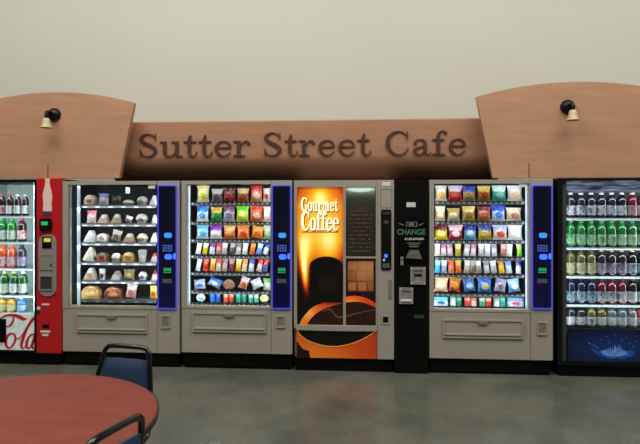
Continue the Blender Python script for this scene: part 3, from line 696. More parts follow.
bp = [(12, 178.5), (13, 181), (12.5, 184), (16, 189), (24, 196), (27, 201), (24, 207), (23, 210), (25, 212)]
def botpoly():
    k = .0028 / 1.5
    prof = [(.024, 178.6), (.026, 179.6), (.022, 180.2), (.023, 183.5), (.030, 187.5), (.043, 192), (.049, 196), (.047, 199.5), (.042, 203), (.043, 206), (.047, 209.5), (.044, 211.3)]
    L = [(cx - w, zr(y)) for w, y in prof]; Rr = [(cx + w, zr(y)) for w, y in reversed(prof)]
    return L + Rr
obj('bottle_outline', MB().prism(botpoly(), -.025, -.018), mat('pale_bottle_print', (228, 196, 180), .5, emit=(228, 196, 180), strength=.10), rp, o)
obj('blue_badge', MB().box(cx - .045, cx + .045, -.025, -.018, zr(215.3), zr(211.8)), mat('blue_badge_print', (70, 50, 110), .5), rp, o)
obj('card_reader', MB().prism(rrect(px(42.2), px(53.2), zr(231), zr(218.3), .02), -.05, -.018), BLACKM, rp, o)
obj('reader_screen', MB().prism(rrect(px(44), px(50.5), zr(225), zr(221.3), .006), -.053, -.049), GREEN, rp, o)
gp = obj('payment_plate', MB().prism(rrect(px(40.3), px(57.8), zr(295.5), zr(234), .085, 8), -.032, -.018), mat('grey_payment_plate', (146, 138, 134), .45), rp, o)
obj('display', MB().box(px(44.2), px(53.3), -.037, -.031, zr(248), zr(236.5)), BLACK, rp, o)
obj('display_text', MB().box(px(46), px(52.6), -.039, -.0365, zr(241.6), zr(237.8)), mat('yellow_display', (226, 200, 70), .4, emit=(226, 200, 70), strength=.4), rp, o)
obj('coin_plate', MB().ring((px(42), px(55), zr(269.5), zr(254)), (px(43.2), px(53.8), zr(268.3), zr(255.2)), -.040, -.031).box(px(43), px(54), -.036, -.031, zr(268.5), zr(255)), STEEL, rp, o)
obj('coin_button', MB().prism([(px(53.2) + .008 * math.cos(k * PI / 6), zr(264.6) + .012 * math.sin(k * PI / 6)) for k in range(12)], -.044, -.035), BLACK, rp, o)
obj('coin_return', MB().ring((px(41.2), px(55.2), zr(289.8), zr(274.5)), (px(42.4), px(54), zr(288.4), zr(276)), -.042, -.031), STEEL, rp, o)
obj('return_door', MB().box(px(42.4), px(54), -.034, -.031, zr(288.4), zr(276)), mat('dark_return_door', (58, 54, 52), .4), rp, o)
obj('small_print', MB().box(px(43), px(50.5), -.0225, -.018, zr(304.6), zr(303)), WHITEP, rp, o)
obj('lock_sticker', MB().box(px(38.4), px(41.4), -.0225, -.018, zr(309.2), zr(306.2)), WHITEP, rp, o)
obj('lock', MB().box(px(38.2), px(41.2), -.028, -.018, zr(313.5), zr(309.6), .003), mat('lock_metal', (90, 70, 66), .35, .7), rp, o)
obj('coin_slot', MB().box(px(44), px(50), -.024, -.018, zr(327.5), zr(323.8)), BLACK, rp, o)
tp = MB(); tp.box(px(41.8), px(51.3), -.0225, -.018, zr(331.8), zr(329.8)); tp.box(px(43.5), px(49.5), -.0225, -.018, zr(335.2), zr(333.2))
obj('thanks_print', tp, WHITEP, rp, o)
# inside
LINW = mat('pale_fridge_liner', (206, 222, 222), .6)
d1 = .6; zi = zf(313.5, .1)
li = MB(); li.box(G0 - .006, G0, .072, d1, zi, WT + .01); li.box(G1, G1 + .006, .072, d1, zi, WT + .01); li.box(G0, G1, d1, d1 + .006, zi, WT + .01); li.box(G0, G1, .072, d1, WT + .01, WT + .016)
obj('liner', li, LINW, tm, o)
obj('glass_pane', MB().box(G0, G1, .028, .034, zf(313.5), WT), GLASS, tm, o)
obj('light_strip', MB().box(G1 - .05, G1 - .002, .074, .085, zi, WT - .0), mat('fridge_light', (210, 226, 232), .4, emit=(200, 222, 228), strength=.75), tm, o)
SH = mat('white_shelf_edge', (120, 132, 137), .4, emit=(205, 222, 228), strength=.05)
rowsC = [216.5, 242.5, 269, 296, 316]
for y in rowsC[:4]:
    z = zf(y, .12)
    s_ = obj('shelf', MB().box(G0, G1 - .05, .112, d1 - .02, z - .012, z), LINW, tm, o)
    obj('shelf_edge', MB().box(G0, G1 - .02, .098, .112, z - .016, z + .006), SH, s_, o)
obj('shelf', MB().box(G0, G1, .072, d1, zi - .02, zi), LINW, tm, o)
lp, nt, b = nodes('lit_lower_panel')
tc = N(nt, 'ShaderNodeTexCoord'); n1 = N(nt, 'ShaderNodeTexNoise'); n1.inputs['Scale'].default_value = 22; n1.inputs['Detail'].default_value = 4
nt.links.new(tc.outputs['Object'], n1.inputs['Vector'])
c = mix(nt, mth(nt, 'GREATER_THAN', n1.outputs['Fac'], .56), rgba((196, 206, 200)), rgba((172, 186, 182)))
nt.links.new(c, b.inputs['Base Color']); nt.links.new(c, b.inputs['Emission Color']); b.inputs['Emission Strength'].default_value = .35; b.inputs['Roughness'].default_value = .3
low = obj('script_panel', MB().box(G0, G1, .012, .03, WB, zf(313.8)), lp, tm, o)
sc = MB()
def S(pts, k=6.83):       # stroke points measured on the lower panel
    X = lambda x: px(x / k); Z = lambda y: zf(300 + y / k)
    P = [(X(x), Z(y), w / k / 98) for x, y, w in pts]
    sc.stroke(P, 1, 1, 0, 0, .007, .0125, 6)
S([(-175, 330, 8), (-120, 345, 14), (-60, 320, 10), (-20, 260, 8), (0, 225, 8)])
S([(-20, 150, 4), (0, 130, 10), (45, 108, 14), (90, 108, 18), (130, 118, 26), (158, 132, 20), (180, 128, 4)])
S([(84, 112, 4), (88, 135, 12), (76, 165, 14), (52, 185, 10), (30, 180, 6)])
S([(72, 232, 14), (48, 250, 16), (36, 290, 18), (44, 325, 16), (66, 330, 12), (92, 300, 14), (102, 262, 14), (92, 238, 12), (72, 232, 12)])
S([(98, 250, 6), (112, 268, 8), (130, 262, 8), (160, 226, 8), (196, 176, 8), (222, 138, 10), (234, 120, 8), (228, 118, 6), (205, 145, 10), (176, 205, 18), (152, 270, 20), (142, 312, 18), (150, 332, 12), (168, 322, 6), (184, 300, 5)])
S([(232, 240, 10), (214, 236, 12), (190, 262, 14), (178, 300, 18), (182, 328, 14), (200, 326, 10), (222, 290, 9), (236, 246, 8)])
S([(236, 240, 16), (222, 285, 18), (216, 318, 16), (224, 332, 12), (238, 320, 6)])
obj('red_script', sc, COLA, low, o)
obj('delivery_port', MB().box(px(-12), px(5.6), -.006, .014, zf(343), zf(319.5), .004), BLACK, tm, o)
hz = (zi + WT) / 2
area('fridge_lamp', (G1 - .012, .055, hz), (-1, .9, 0), .02, WT - zi - .04, 3, (.88, .97, 1))
area('fridge_lamp', (G0 + .012, .055, hz), (1, .9, 0), .02, WT - zi - .04, 3, (.88, .97, 1))
for y in [184] + rowsC[:4]:
    area('shelf_fill_light', ((G0 + G1) / 2, .062, zf(y + 2.8)), (0, 1, -.7), G1 - G0 - .06, .012, .62, (.88, .97, 1))  # unseen fill light added above each bottle row

CLR = {
 'cola': plastic('cola_brown', (38, 16, 16)), 'green': plastic('green_soda', (20, 118, 44)), 'deepgreen': plastic('deep_green_soda', (16, 96, 34)), 'orange': plastic('orange_soda', (206, 84, 36)),
 'plum': plastic('plum_soda', (56, 40, 66)), 'gold': plastic('golden_juice', (206, 160, 50)), 'blue': plastic('sky_blue_drink', (60, 140, 206)), 'navy': plastic('navy_drink', (24, 34, 66)),
 'wine': plastic('wine_red_drink', (104, 22, 42)), 'black': plastic('black_drink', (20, 20, 24)), 'olive': plastic('olive_drink', (96, 96, 44)), 'pink': plastic('pink_drink', (206, 70, 84)), 'dark': plastic('dark_drink', (36, 34, 46)), 'grey': plastic('smoky_clear_drink', (96, 110, 112)),
}
CAP = {'red': mat('red_cap', (196, 40, 44), .4), 'white': mat('white_cap', (228, 230, 230), .4), 'green': mat('green_cap', (40, 150, 60), .4), 'dark': mat('dark_cap', (34, 38, 42), .4), 'yellow': mat('yellow_cap', (226, 206, 90), .4),
       'gold': mat('gold_cap', (196, 156, 60), .35, .3), 'orange': mat('orange_cap', (206, 100, 60), .4), 'silver': mat('silver_cap', (176, 184, 188), .35, .4)}
LB = {'white': labmat((222, 226, 226), (190, 196, 200)), 'silver': labmat((214, 220, 226), (120, 130, 144)), 'redwhite': labmat((222, 206, 208), (206, 80, 90)), 'green': labmat((176, 222, 184), (80, 170, 96)), 'palegreen': labmat((206, 226, 206), (120, 190, 130)),
      'violet': labmat((190, 182, 200), (116, 102, 130)), 'olive': labmat((190, 192, 130), (220, 224, 214)), 'blue': labmat((126, 170, 206), (206, 220, 230)), 'blush': labmat((206, 176, 186), (180, 120, 130)), 'lilac': labmat((150, 140, 180), (200, 190, 206)), 'teal': labmat((176, 202, 212), (96, 124, 146))}
def row(y, zfun, items, shelf, where, s, Ydepth=.165):
    for i, (x, words, bm_, lm_, cm_) in enumerate(items):
        X = px(x, Ydepth)
        bottle(f'{words} bottle {ORD[i]} from left, {shelf} shelf, {where}', f'bottles on the {shelf} shelf of the {where}', (X, Ydepth, zfun(y, .12) + .002), s, CLR[bm_], LB[lm_], CAP[cm_], random.uniform(0, 6))
SH5 = ['top', 'second', 'third', 'fourth', 'bottom']
w1 = 'red panelled drinks machine'
s1 = (1.27, 1.27, 1.02)
row(rowsC[0], zf, [(2.2, 'red capped cola', 'cola', 'redwhite', 'red'), (9.9, 'red capped cola', 'cola', 'white', 'red'), (17.6, 'white capped cola', 'cola', 'white', 'white'), (25.3, 'pale capped cola', 'cola', 'white', 'silver')], 'top', w1, (1.04, 1.04, .94))
row(rowsC[1], zf, [(2.6, 'green soda', 'green', 'white', 'green'), (12, 'green soda', 'green', 'palegreen', 'green'), (22.2, 'red and black cola', 'cola', 'redwhite', 'red')], 'second', w1, s1)
row(rowsC[2], zf, [(3.2, 'orange soda', 'orange', 'redwhite', 'orange'), (12.2, 'orange soda', 'orange', 'blush', 'orange'), (22, 'dark purple soda', 'plum', 'lilac', 'dark')], 'third', w1, s1)
row(rowsC[3], zf, [(5, 'deep green soda', 'deepgreen', 'palegreen', 'yellow'), (14.3, 'deep green soda', 'deepgreen', 'white', 'yellow'), (23.4, 'deep green soda', 'deepgreen', 'white', 'white')], 'fourth', w1, s1)
row(rowsC[4] - 3.2, zf, [(2.6, 'golden juice', 'gold', 'olive', 'dark'), (12, 'golden juice', 'gold', 'olive', 'dark'), (22, 'sky blue drink', 'blue', 'blue', 'silver')], 'bottom', w1, (1.27, 1.27, .60))

# ------------------------------------------------------------------ drinks fridge with black frame (cut by the photo's edge)
X0, X1 = px(557.5), 3.05; xm1 = px(602)
zg = lambda y, Y=0: pz(y, xm1, Y)
tf = thing('drinks_fridge', 'black framed drinks fridge with five rows of bottles and a blue splash picture below', 'fridge', ((X0 + X1) / 2, .42, FZ))
o = tuple(tf.location)
ZT = zg(178); ZB = zg(366)
G0, G1 = px(562.5), X1 - .05
WT, WB = zg(180.5), zg(362.5)
cab = MB(); cab.box(X0, X0 + .03, .07, .84, .09, ZT); cab.box(X1 - .03, X1, .07, .84, .09, ZT); cab.box(X0, X1, .07, .84, ZT - .03, ZT); cab.box(X0, X1, .81, .84, .09, ZT); cab.box(X0, X1, .07, .84, .09, .12)
obj('cabinet_shell', cab, BLACK, tf, o)
obj('base', MB().box(X0 + .02, X1 - .02, .03, .8, FZ, ZB - .004), BLACK, tf, o)
obj('door_frame', MB().ring((X0, X1, ZB, ZT), (G0, G1, WB, WT), 0, .07), BLACKM, tf, o)
GRM = mat('smoke_grey_mullion', (66, 72, 72), .45)
obj('inner_strip', MB().box(G0 + .001, px(567.6), .03, .066, WB, WT), GRM, tf, o)
LIND = mat('dim_fridge_liner', (70, 84, 88), .6)
zi = zg(329.4, .12)
A0 = px(567.6)
li = MB(); li.box(A0 - .006, A0, .072, d1, zi, WT); li.box(G1, G1 + .006, .072, d1, zi, WT); li.box(A0, G1, d1, d1 + .006, zi, WT); li.box(A0, G1, .072, d1, WT, WT + .006)
obj('liner', li, LIND, tf, o)
hm, nt, b = nodes('streaked_blue_header')
tc = N(nt, 'ShaderNodeTexCoord'); mp = N(nt, 'ShaderNodeMapping'); mp.inputs['Scale'].default_value = (3, 1, 22); nt.links.new(tc.outputs['Object'], mp.inputs['Vector'])
n1 = N(nt, 'ShaderNodeTexNoise'); n1.inputs['Scale'].default_value = 2.0; n1.inputs['Detail'].default_value = 5; nt.links.new(mp.outputs['Vector'], n1.inputs['Vector'])
cr = N(nt, 'ShaderNodeValToRGB'); cr.color_ramp.elements[0].position = .36; cr.color_ramp.elements[1].position = .68
cr.color_ramp.elements[0].color = rgba((34, 46, 96)); cr.color_ramp.elements[1].color = rgba((186, 200, 226))
nt.links.new(n1.outputs['Fac'], cr.inputs['Fac']); nt.links.new(cr.outputs['Color'], b.inputs['Base Color']); nt.links.new(cr.outputs['Color'], b.inputs['Emission Color']); b.inputs['Emission Strength'].default_value = .3
obj('header_picture', MB().box(A0, G1, .036, .044, zg(192.5), WT), hm, tf, o)
obj('glass_pane', MB().box(A0, G1, .024, .030, zg(329.2), WT), GLASS, tf, o)
rowsF = [218.5, 248, 276.5, 305, 329]
for y in rowsF[:4]:
    z = zg(y, .12)
    s_ = obj('shelf', MB().box(A0, G1, .112, d1 - .02, z - .012, z), LIND, tf, o)
    obj('shelf_edge', MB().box(A0 + .003, G1, .098, .112, z - .018, z + .006), SH, s_, o)
obj('shelf', MB().box(A0, G1, .072, d1, zi - .02, zi), LIND, tf, o)
# splash picture
nm, nt, b = nodes('deep_blue_picture')
tc = N(nt, 'ShaderNodeTexCoord'); sep = N(nt, 'ShaderNodeSeparateXYZ'); nt.links.new(tc.outputs['Generated'], sep.inputs[0])
dx = mth(nt, 'SUBTRACT', sep.outputs[0], .42); dz = mth(nt, 'SUBTRACT', sep.outputs[2], .38)
d = mth(nt, 'SQRT', mth(nt, 'ADD', mth(nt, 'MULTIPLY', mth(nt, 'MULTIPLY', dx, dx), 2.0), mth(nt, 'MULTIPLY', dz, dz)))
cr = N(nt, 'ShaderNodeValToRGB'); cr.color_ramp.elements[0].position = .0; cr.color_ramp.elements[1].position = .75
cr.color_ramp.elements[0].color = rgba((20, 44, 100)); cr.color_ramp.elements[1].color = rgba((5, 8, 26))
nt.links.new(d, cr.inputs['Fac']); nt.links.new(cr.outputs['Color'], b.inputs['Base Color']); nt.links.new(cr.outputs['Color'], b.inputs['Emission Color']); b.inputs['Emission Strength'].default_value = .25; b.inputs['Roughness'].default_value = .3
pic = obj('splash_picture', MB().box(px(568.3), G1, .006, .03, WB + .004, zg(329.2)), nm, tf, o)
ICE = mat('splash_ice_blue', (80, 124, 186), .4, emit=(80, 124, 190), strength=.25, noise=.6, nscale=22)
ICE2 = mat('splash_mid_blue', (30, 66, 132), .4, emit=(30, 66, 136), strength=.25, noise=.7, nscale=18)
k = 4.03; PX = lambda x: px(550 + x / k); PZ = lambda y: zg(270 + y / k)
def poly(pts, m_, nme, y0): obj(nme, MB().prism([(PX(x), PZ(y)) for x, y in pts], y0, .0065), m_, pic, o)
poly([(165, 318), (195, 345), (240, 358), (300, 356), (335, 344), (350, 330), (320, 320), (308, 336), (285, 322), (262, 334), (250, 322), (232, 336), (205, 326)], ICE2, 'splash_body', .003)
sr = random.Random(11); top = []
for q_ in range(25):
    u = q_ / 24; env = 10 + 26 * math.exp(-((u - .62) / .22) ** 2) + 10 * math.exp(-((u - .28) / .14) ** 2)
    top.append((204 + 108 * u, 334 - (env * sr.uniform(.75, 1.1) if q_ % 2 else env * sr.uniform(.15, .45))))
poly(top + [(314, 340), (286, 346), (262, 350), (238, 347), (212, 341)], ICE, 'splash_crown', .001)
dr = MB()
for x, y, r_ in ((160, 296, 2.6), (176, 302, 2), (190, 310, 2.6), (228, 268, 1.8), (240, 290, 2), (290, 280, 2), (322, 296, 2.6), (336, 310, 2.2), (306, 272, 1.6), (205, 282, 1.6), (262, 262, 1.6), (346, 286, 1.8)):
    dr.prism([(PX(x + r_ * math.cos(a * PI / 4)), PZ(y + r_ * math.sin(a * PI / 4))) for a in range(8)], .002, .0065)
obj('splash_drop_pattern', dr, ICE, pic, o)
poly([(152, 296), (172, 300), (196, 312), (214, 326), (194, 318), (170, 306)], ICE2, 'splash_streak', .002)
hz = (zi + WT) / 2
area('fridge_lamp', (A0 + .012, .055, hz), (1, .9, 0), .02, WT - zi - .04, .8, (.86, .95, 1))
area('fridge_lamp', (G1 - .012, .055, hz), (-1, .9, 0), .02, WT - zi - .04, 5, (.86, .95, 1))
for y in [191] + rowsF[:4]:
    area('shelf_fill_light', ((A0 + G1) / 2, .062, zg(y + 2.6)), (0, 1, -.7), G1 - A0 - .06, .012, .85, (.86, .95, 1))  # added fill to brighten the bottles, no visible fitting
w2 = 'black framed drinks fridge'
xs = [570.3, 580.6, 590.9, 601.1, 611.3, 621.6, 631.9, 642]
def frow(y, spec, shelf, s): row(y, zg, [(x, *sp) for x, sp in zip(xs, spec)], shelf, w2, s)
frow(rowsF[0], [('white capped dark', 'dark', 'silver', 'white')] * 5 + [('white capped dark', 'black', 'silver', 'white'), ('pink and white', 'wine', 'blush', 'white'), ('pink and white', 'wine', 'redwhite', 'white')], 'top', (1.28, 1.28, 1.03))
frow(rowsF[1], [('green soda', 'green', 'green', 'green')] * 5 + [('green soda', 'green', 'palegreen', 'green')] * 3, 'second', (1.28, 1.28, 1.08))
frow(rowsF[2], [('olive', 'olive', 'olive', 'dark')] * 3 + [('gold capped dark', 'dark', 'violet', 'gold')] * 3 + [('gold capped black', 'black', 'teal', 'gold')] * 2, 'third', (1.28, 1.28, 1.06))
frow(rowsF[3], [('navy', 'navy', 'teal', 'dark')] * 3 + [('wine red', 'wine', 'silver', 'dark')] * 3 + [('black', 'black', 'white', 'red')] * 2, 'fourth', (1.28, 1.28, 1.06))
frow(rowsF[4] - 1.0, [('dark', 'dark', 'white', 'dark'), ('dark', 'dark', 'silver', 'dark'), ('olive', 'olive', 'silver', 'dark'), ('olive', 'olive', 'white', 'dark'), ('smoky clear', 'grey', 'white', 'dark'), ('smoky clear', 'grey', 'white', 'dark'), ('smoky clear', 'grey', 'white', 'dark'), ('pink', 'pink', 'redwhite', 'red')], 'bottom', (1.28, 1.28, .85))

# ------------------------------------------------------------------ coffee machine
X0, X1 = px(294), px(394); xm2 = px(343)
zc = lambda y, Y=0: pz(y, xm2, Y)
tk = thing('coffee_machine', 'grey coffee vending machine with glowing yellow picture door and orange cup rim', 'coffee machine', (xm2, .42, FZ))
o = tuple(tk.location)
ZT, ZB = 1.832, zc(358.5)
cab = MB(); cab.box(X0, X1, .05, .84, ZB, ZT - .004)
obj('cabinet_shell', cab, GREYD, tk, o)
obj('base', MB().box(X0 + .01, X1 - .01, .03, .8, FZ, ZB - .002), BLACK, tk, o)
obj('door_frame', MB().ring((X0, px(377.2), zc(328.8), ZT), (px(297), px(375.8), zc(325.2), zc(187)), -.005, .05).box(px(343.2), px(345.8), -.008, .05, zc(328.8), zc(187)), GREY, tk, o)
obj('side_column', MB().box(px(377.4), X1, -.005, .05, ZB, ZT, .004), GREY, tk, o)
# bowed bar under the doors
bar = MB(); A = []; Bq = []
for k in range(17):
    x = px(296 + 81 * k / 16); bow = .02 * math.sin(PI * k / 16)
    A.append((x, -.012 - bow)); Bq.append((x, .05))
n = 17; z0, z1 = zc(330.4), zc(325.4)
bar.add([(x, y, z0) for x, y in A] + [(x, y, z0) for x, y in Bq] + [(x, y, z1) for x, y in A] + [(x, y, z1) for x, y in Bq],
        [f for i in range(n - 1) for f in ((i, i + 1, n + i + 1, n + i), (2 * n + i, 3 * n + i, 3 * n + i + 1, 2 * n + i + 1), (i, 2 * n + i, 2 * n + i + 1, i + 1), (n + i, n + i + 1, 3 * n + i + 1, 3 * n + i))] + [(0, n, 3 * n, 2 * n), (n - 1, 3 * n - 1, 4 * n - 1, 2 * n - 1)])
obj('door_ledge', bar, GREY, tk, o)
# glowing picture
def lit(name, build, strength, base_k=.6, rough=.35):
    m, nt, b = nodes(name)
    tc = N(nt, 'ShaderNodeTexCoord'); sep = N(nt, 'ShaderNodeSeparateXYZ'); nt.links.new(tc.outputs['Generated'], sep.inputs[0])
    c, st = build(nt, sep.outputs[0], sep.outputs[2], tc)
    nt.links.new(c, b.inputs['Base Color']); nt.links.new(c, b.inputs['Emission Color'])
    if st is None: b.inputs['Emission Strength'].default_value = strength
    else: nt.links.new(mth(nt, 'MULTIPLY', st, strength), b.inputs['Emission Strength'])
    b.inputs['Roughness'].default_value = rough
    return m
def ramp(nt, fac, stops):
    cr = N(nt, 'ShaderNodeValToRGB')
    while len(cr.color_ramp.elements) < len(stops): cr.color_ramp.elements.new(.5)
    for e_, (p, c) in zip(cr.color_ramp.elements, stops): e_.position = p; e_.color = rgba(c)
    nt.links.new(fac, cr.inputs['Fac'])
    return cr.outputs['Color']
def spot(nt, x, z, cx_, cz_, kx, kz, amp=1.0):
    dx = mth(nt, 'MULTIPLY', mth(nt, 'SUBTRACT', x, cx_), kx); dz = mth(nt, 'MULTIPLY', mth(nt, 'SUBTRACT', z, cz_), kz)
    return mth(nt, 'MULTIPLY', mth(nt, 'EXPONENT', mth(nt, 'MULTIPLY', mth(nt, 'ADD', mth(nt, 'MULTIPLY', dx, dx), mth(nt, 'MULTIPLY', dz, dz)), -1.0)), amp)
def coffee_pic(nt, x, z, tc):
    e_ = mth(nt, 'POWER', mth(nt, 'ABSOLUTE', mth(nt, 'MULTIPLY_ADD', x, 2.0, -1.0)), 2.2)
    v = mth(nt, 'SUBTRACT', .80, mth(nt, 'MULTIPLY', e_, .22))
    v = mth(nt, 'SUBTRACT', v, mth(nt, 'MULTIPLY', mth(nt, 'POWER', mth(nt, 'MAXIMUM', mth(nt, 'SUBTRACT', .62, z), 0.0), 1.15), 2.3))
    v = mth(nt, 'SUBTRACT', v, mth(nt, 'MULTIPLY', mth(nt, 'POWER', mth(nt, 'MAXIMUM', mth(nt, 'SUBTRACT', z, .86), 0.0), 1.0), 1.6))
    v = mth(nt, 'ADD', v, spot(nt, x, z, .50, .93, 6, 16, .3))
    v = mth(nt, 'ADD', v, spot(nt, x, z, .20, .54, 9, 8, .3)); v = mth(nt, 'ADD', v, spot(nt, x, z, .72, .58, 5, 7, .22))
    v = mth(nt, 'ADD', v, spot(nt, mth(nt, 'ADD', x, mth(nt, 'MULTIPLY', z, .25)), z, .255, .40, 15, 5.5, .75))
    c = ramp(nt, v, [(0.0, (16, 4, 3)), (.22, (84, 16, 7)), (.42, (190, 52, 12)), (.60, (228, 126, 16)), (.8, (244, 184, 40)), (1.0, (255, 232, 140))])
    return c, mth(nt, 'MULTIPLY_ADD', v, .8, .2)
PIC = lit('glowing_coffee_picture', coffee_pic, .7)
gx0, gx1 = px(297), px(343.4)
pic = obj('picture_door', MB().box(gx0, gx1, .006, .03, zc(325.3), zc(187)), PIC, tk, o)
WARM = mat('white_lit_print', (255, 244, 214), .4, emit=(255, 236, 196), strength=.8)
SHAD = mat('brown_print_shadow', (150, 50, 16), .5, emit=(170, 54, 14), strength=.3)
def word(w, xa, xb, zb, zt, m_, nm, y0, y1, fat, dx=0, dz=0, par=None):
    sx = (xb - xa) / (word_width(w) - .04); x = xa + dx; mb = MB()
    for ch in w: x += glyph(mb, ch, x, zb + dz, sx, zt - zb, y0, y1, fat) * sx
    obj(nm, mb, m_, par, o)
for m_, nm, y0, y1, dx, dz in ((SHAD, 'lettering_shadow', .004, .0062, .008, -.010), (WARM, 'lettering', .001, .004, 0, 0)):
    word('Gourmet', px(301), px(337.6), zc(211), zc(197.6), m_, nm, y0, y1, 1.5, dx, dz, pic)
    word('Coffee', px(301.3), px(338.6), zc(230.2), zc(211.6), m_, nm, y0, y1, 1.6, dx, dz, pic)
obj('lettering_rule', MB().box(px(302), px(338), .003, .0062, zc(232.6), zc(231.8)), SHAD, pic, o)
arch = [(px(309.8), zc(302.5)), (px(309.8), zc(266))]
for k in range(15):
    a = PI - PI * k / 14; arch.append((px(326.4 + 16.6 * math.cos(a)), zc(266 - 9.5 * math.sin(a))))
arch.append((px(343), zc(302.5)))
DKB = mat('dark_cup_bay', (16, 9, 7), .3)
bay = obj('cup_bay', MB().prism(arch, -.012, .0062), DKB, tk, o)
obj('bay_window', MB().prism(rrect(px(318), px(336), zc(292), zc(274), .02), -.014, -.011), mat('bay_smoked_window', (30, 22, 16), .15), bay, o)
# cup rim: an orange ring across both doors, coffee inside
def ell(pts, res=6): return [(px(x), zc(y)) for x, y in catmull(pts, res)]
outL = [(299.6, 325.3), (302, 319.5), (310.5, 309.5), (319, 304.6), (328.5, 301.5), (343.2, 297.8)]
inL = [(307, 325.3), (309.5, 321), (315.5, 314.5), (323, 309.8), (332, 306.2), (343.2, 303.2)]
def ring_pic(nt, x, z, tc):
    v = mth(nt, 'ADD', mth(nt, 'SUBTRACT', .62, mth(nt, 'MULTIPLY', x, .35)), spot(nt, x, z, .22, .42, 4, 3, .35))
    return ramp(nt, v, [(.1, (150, 34, 14)), (.45, (222, 78, 28)), (.75, (244, 120, 40)), (1.0, (252, 190, 90))]), None
RING = lit('orange_cup_rim', ring_pic, .26)
coffee = mat('coffee_picture', (40, 18, 10), .3, emit=(70, 26, 10), strength=.10, noise=.5, nscale=14)
cL = ell(inL)
obj('coffee_print', MB().prism(cL + [(px(343.2), zc(325.3))], .0035, .0062), coffee, pic, o)
obj('cup_rim_print', MB().band(ell(outL), cL, .002, .0062), RING, pic, o)
def dark_pic(nt, x, z, tc):
    n_ = N(nt, 'ShaderNodeTexNoise'); n_.inputs['Scale'].default_value = 6; nt.links.new(tc.outputs['Generated'], n_.inputs['Vector'])
    return ramp(nt, n_.outputs['Fac'], [(.3, (16, 8, 6)), (.7, (40, 18, 10))]), None
# second door: menu board above, warm picture and rim below
PICR = lit('dark_menu_picture', dark_pic, .2)
dr2 = obj('menu_door', MB().box(px(345.6), px(376), .006, .03, zc(325.3), zc(187)), PICR, tk, o)
def menu(nt, x, z, tc):
    v = mth(nt, 'ADD', mth(nt, 'MULTIPLY', mth(nt, 'POWER', z, 5.0), .6), mth(nt, 'ADD', spot(nt, x, z, .5, .975, 2.2, 22, .75), .05))
    c = ramp(nt, v, [(0.0, (26, 23, 18)), (.3, (50, 50, 42)), (.7, (104, 122, 108)), (1.0, (190, 216, 200))])
    row_ = mth(nt, 'LESS_THAN', mth(nt, 'FRACT', mth(nt, 'MULTIPLY', z, 17.0)), .34)
    no = N(nt, 'ShaderNodeTexNoise'); no.inputs['Scale'].default_value = 30; mp_ = N(nt, 'ShaderNodeMapping'); mp_.inputs['Scale'].default_value = (.35, 0, 1.6)
    nt.links.new(tc.outputs['Generated'], mp_.inputs['Vector']); nt.links.new(mp_.outputs[0], no.inputs['Vector'])
    a = mth(nt, 'MULTIPLY', row_, mth(nt, 'GREATER_THAN', no.outputs['Fac'], .5))
    inside = mth(nt, 'MULTIPLY', mth(nt, 'LESS_THAN', mth(nt, 'ABSOLUTE', mth(nt, 'SUBTRACT', x, .5)), .41), mth(nt, 'MULTIPLY', mth(nt, 'LESS_THAN', z, .70), mth(nt, 'GREATER_THAN', z, .06)))
    return mix(nt, mth(nt, 'MULTIPLY', mth(nt, 'MULTIPLY', a, inside), .22), c, rgba((150, 104, 84))), None
obj('menu_board', MB().box(px(346), px(375.2), .002, .0062, zc(255.6), zc(187.6)), lit('menu_glass', menu, .55, rough=.2), dr2, o)
obj('menu_heading', MB().box(px(359.5), px(364.5), .0005, .002, zc(209.6), zc(207.3)), mat('menu_red_print', (110, 40, 34), .5), dr2, o)
obj('menu_rail', MB().box(px(345.6), px(376), -.01, .0065, zc(258.2), zc(256.4)), GREY, dr2, o)
def warm(nt, x, z, tc):
    br = N(nt, 'ShaderNodeTexBrick'); br.inputs['Scale'].default_value = .9; br.inputs['Mortar Size'].default_value = .035; br.inputs['Brick Width'].default_value = .34; br.inputs['Row Height'].default_value = .3; br.offset = .12
    mp_ = N(nt, 'ShaderNodeMapping'); mp_.inputs['Rotation'].default_value = (R(90), 0, 0); nt.links.new(tc.outputs['Generated'], mp_.inputs['Vector'])
    nt.links.new(mp_.outputs[0], br.inputs['Vector'])
    br.inputs['Color1'].default_value = rgba((176, 102, 52)); br.inputs['Color2'].default_value = rgba((112, 50, 26)); br.inputs['Mortar'].default_value = rgba((70, 28, 14))
    return mix(nt, spot(nt, x, z, .75, .75, 1.5, 2, .55), br.outputs['Color'], rgba((226, 160, 96))), None
obj('warm_print', MB().box(px(347.5), px(373.5), .003, .0062, zc(291.5), zc(261)), lit('warm_wood_picture', warm, .16), dr2, o)
outR = [(345.6, 297), (353, 295.8), (362, 296.6), (370, 299.6), (376, 303.2)]
inR = [(345.6, 302.6), (353, 301.6), (362, 302.2), (370, 304.6), (376, 307.6)]
obj('coffee_print', MB().prism(ell(inR) + [(px(376), zc(325.3)), (px(345.6), zc(325.3))], .0035, .0062), coffee, dr2, o)
obj('cup_rim_print', MB().band(ell(outR), ell(inR), .002, .0062), RING, dr2, o)
SWIRL = mat('pale_coffee_swirl', (88, 66, 54), .4, emit=(120, 92, 76), strength=.12)
sw = MB(); sw.stroke([(px(x), zc(y), w_ * .01) for x, y, w_ in ((346, 316.5, 1.6), (352, 314.5, 1.4), (360, 312.5, .9), (368, 310.5, .7), (376, 309.5, .4))], 1, 1, 0, 0, .001, .0036)
obj('coffee_swirl', sw, SWIRL, dr2, o)
sw = MB(); sw.stroke([(px(x), zc(y), w_ * .01) for x, y, w_ in ((322, 312, .5), (330, 309.5, 1.6), (334, 314, 1.2), (338, 317.5, 2.0), (343, 316.6, 1.4))], 1, 1, 0, 0, .001, .0036)
obj('coffee_swirl', sw, SWIRL, pic, o)
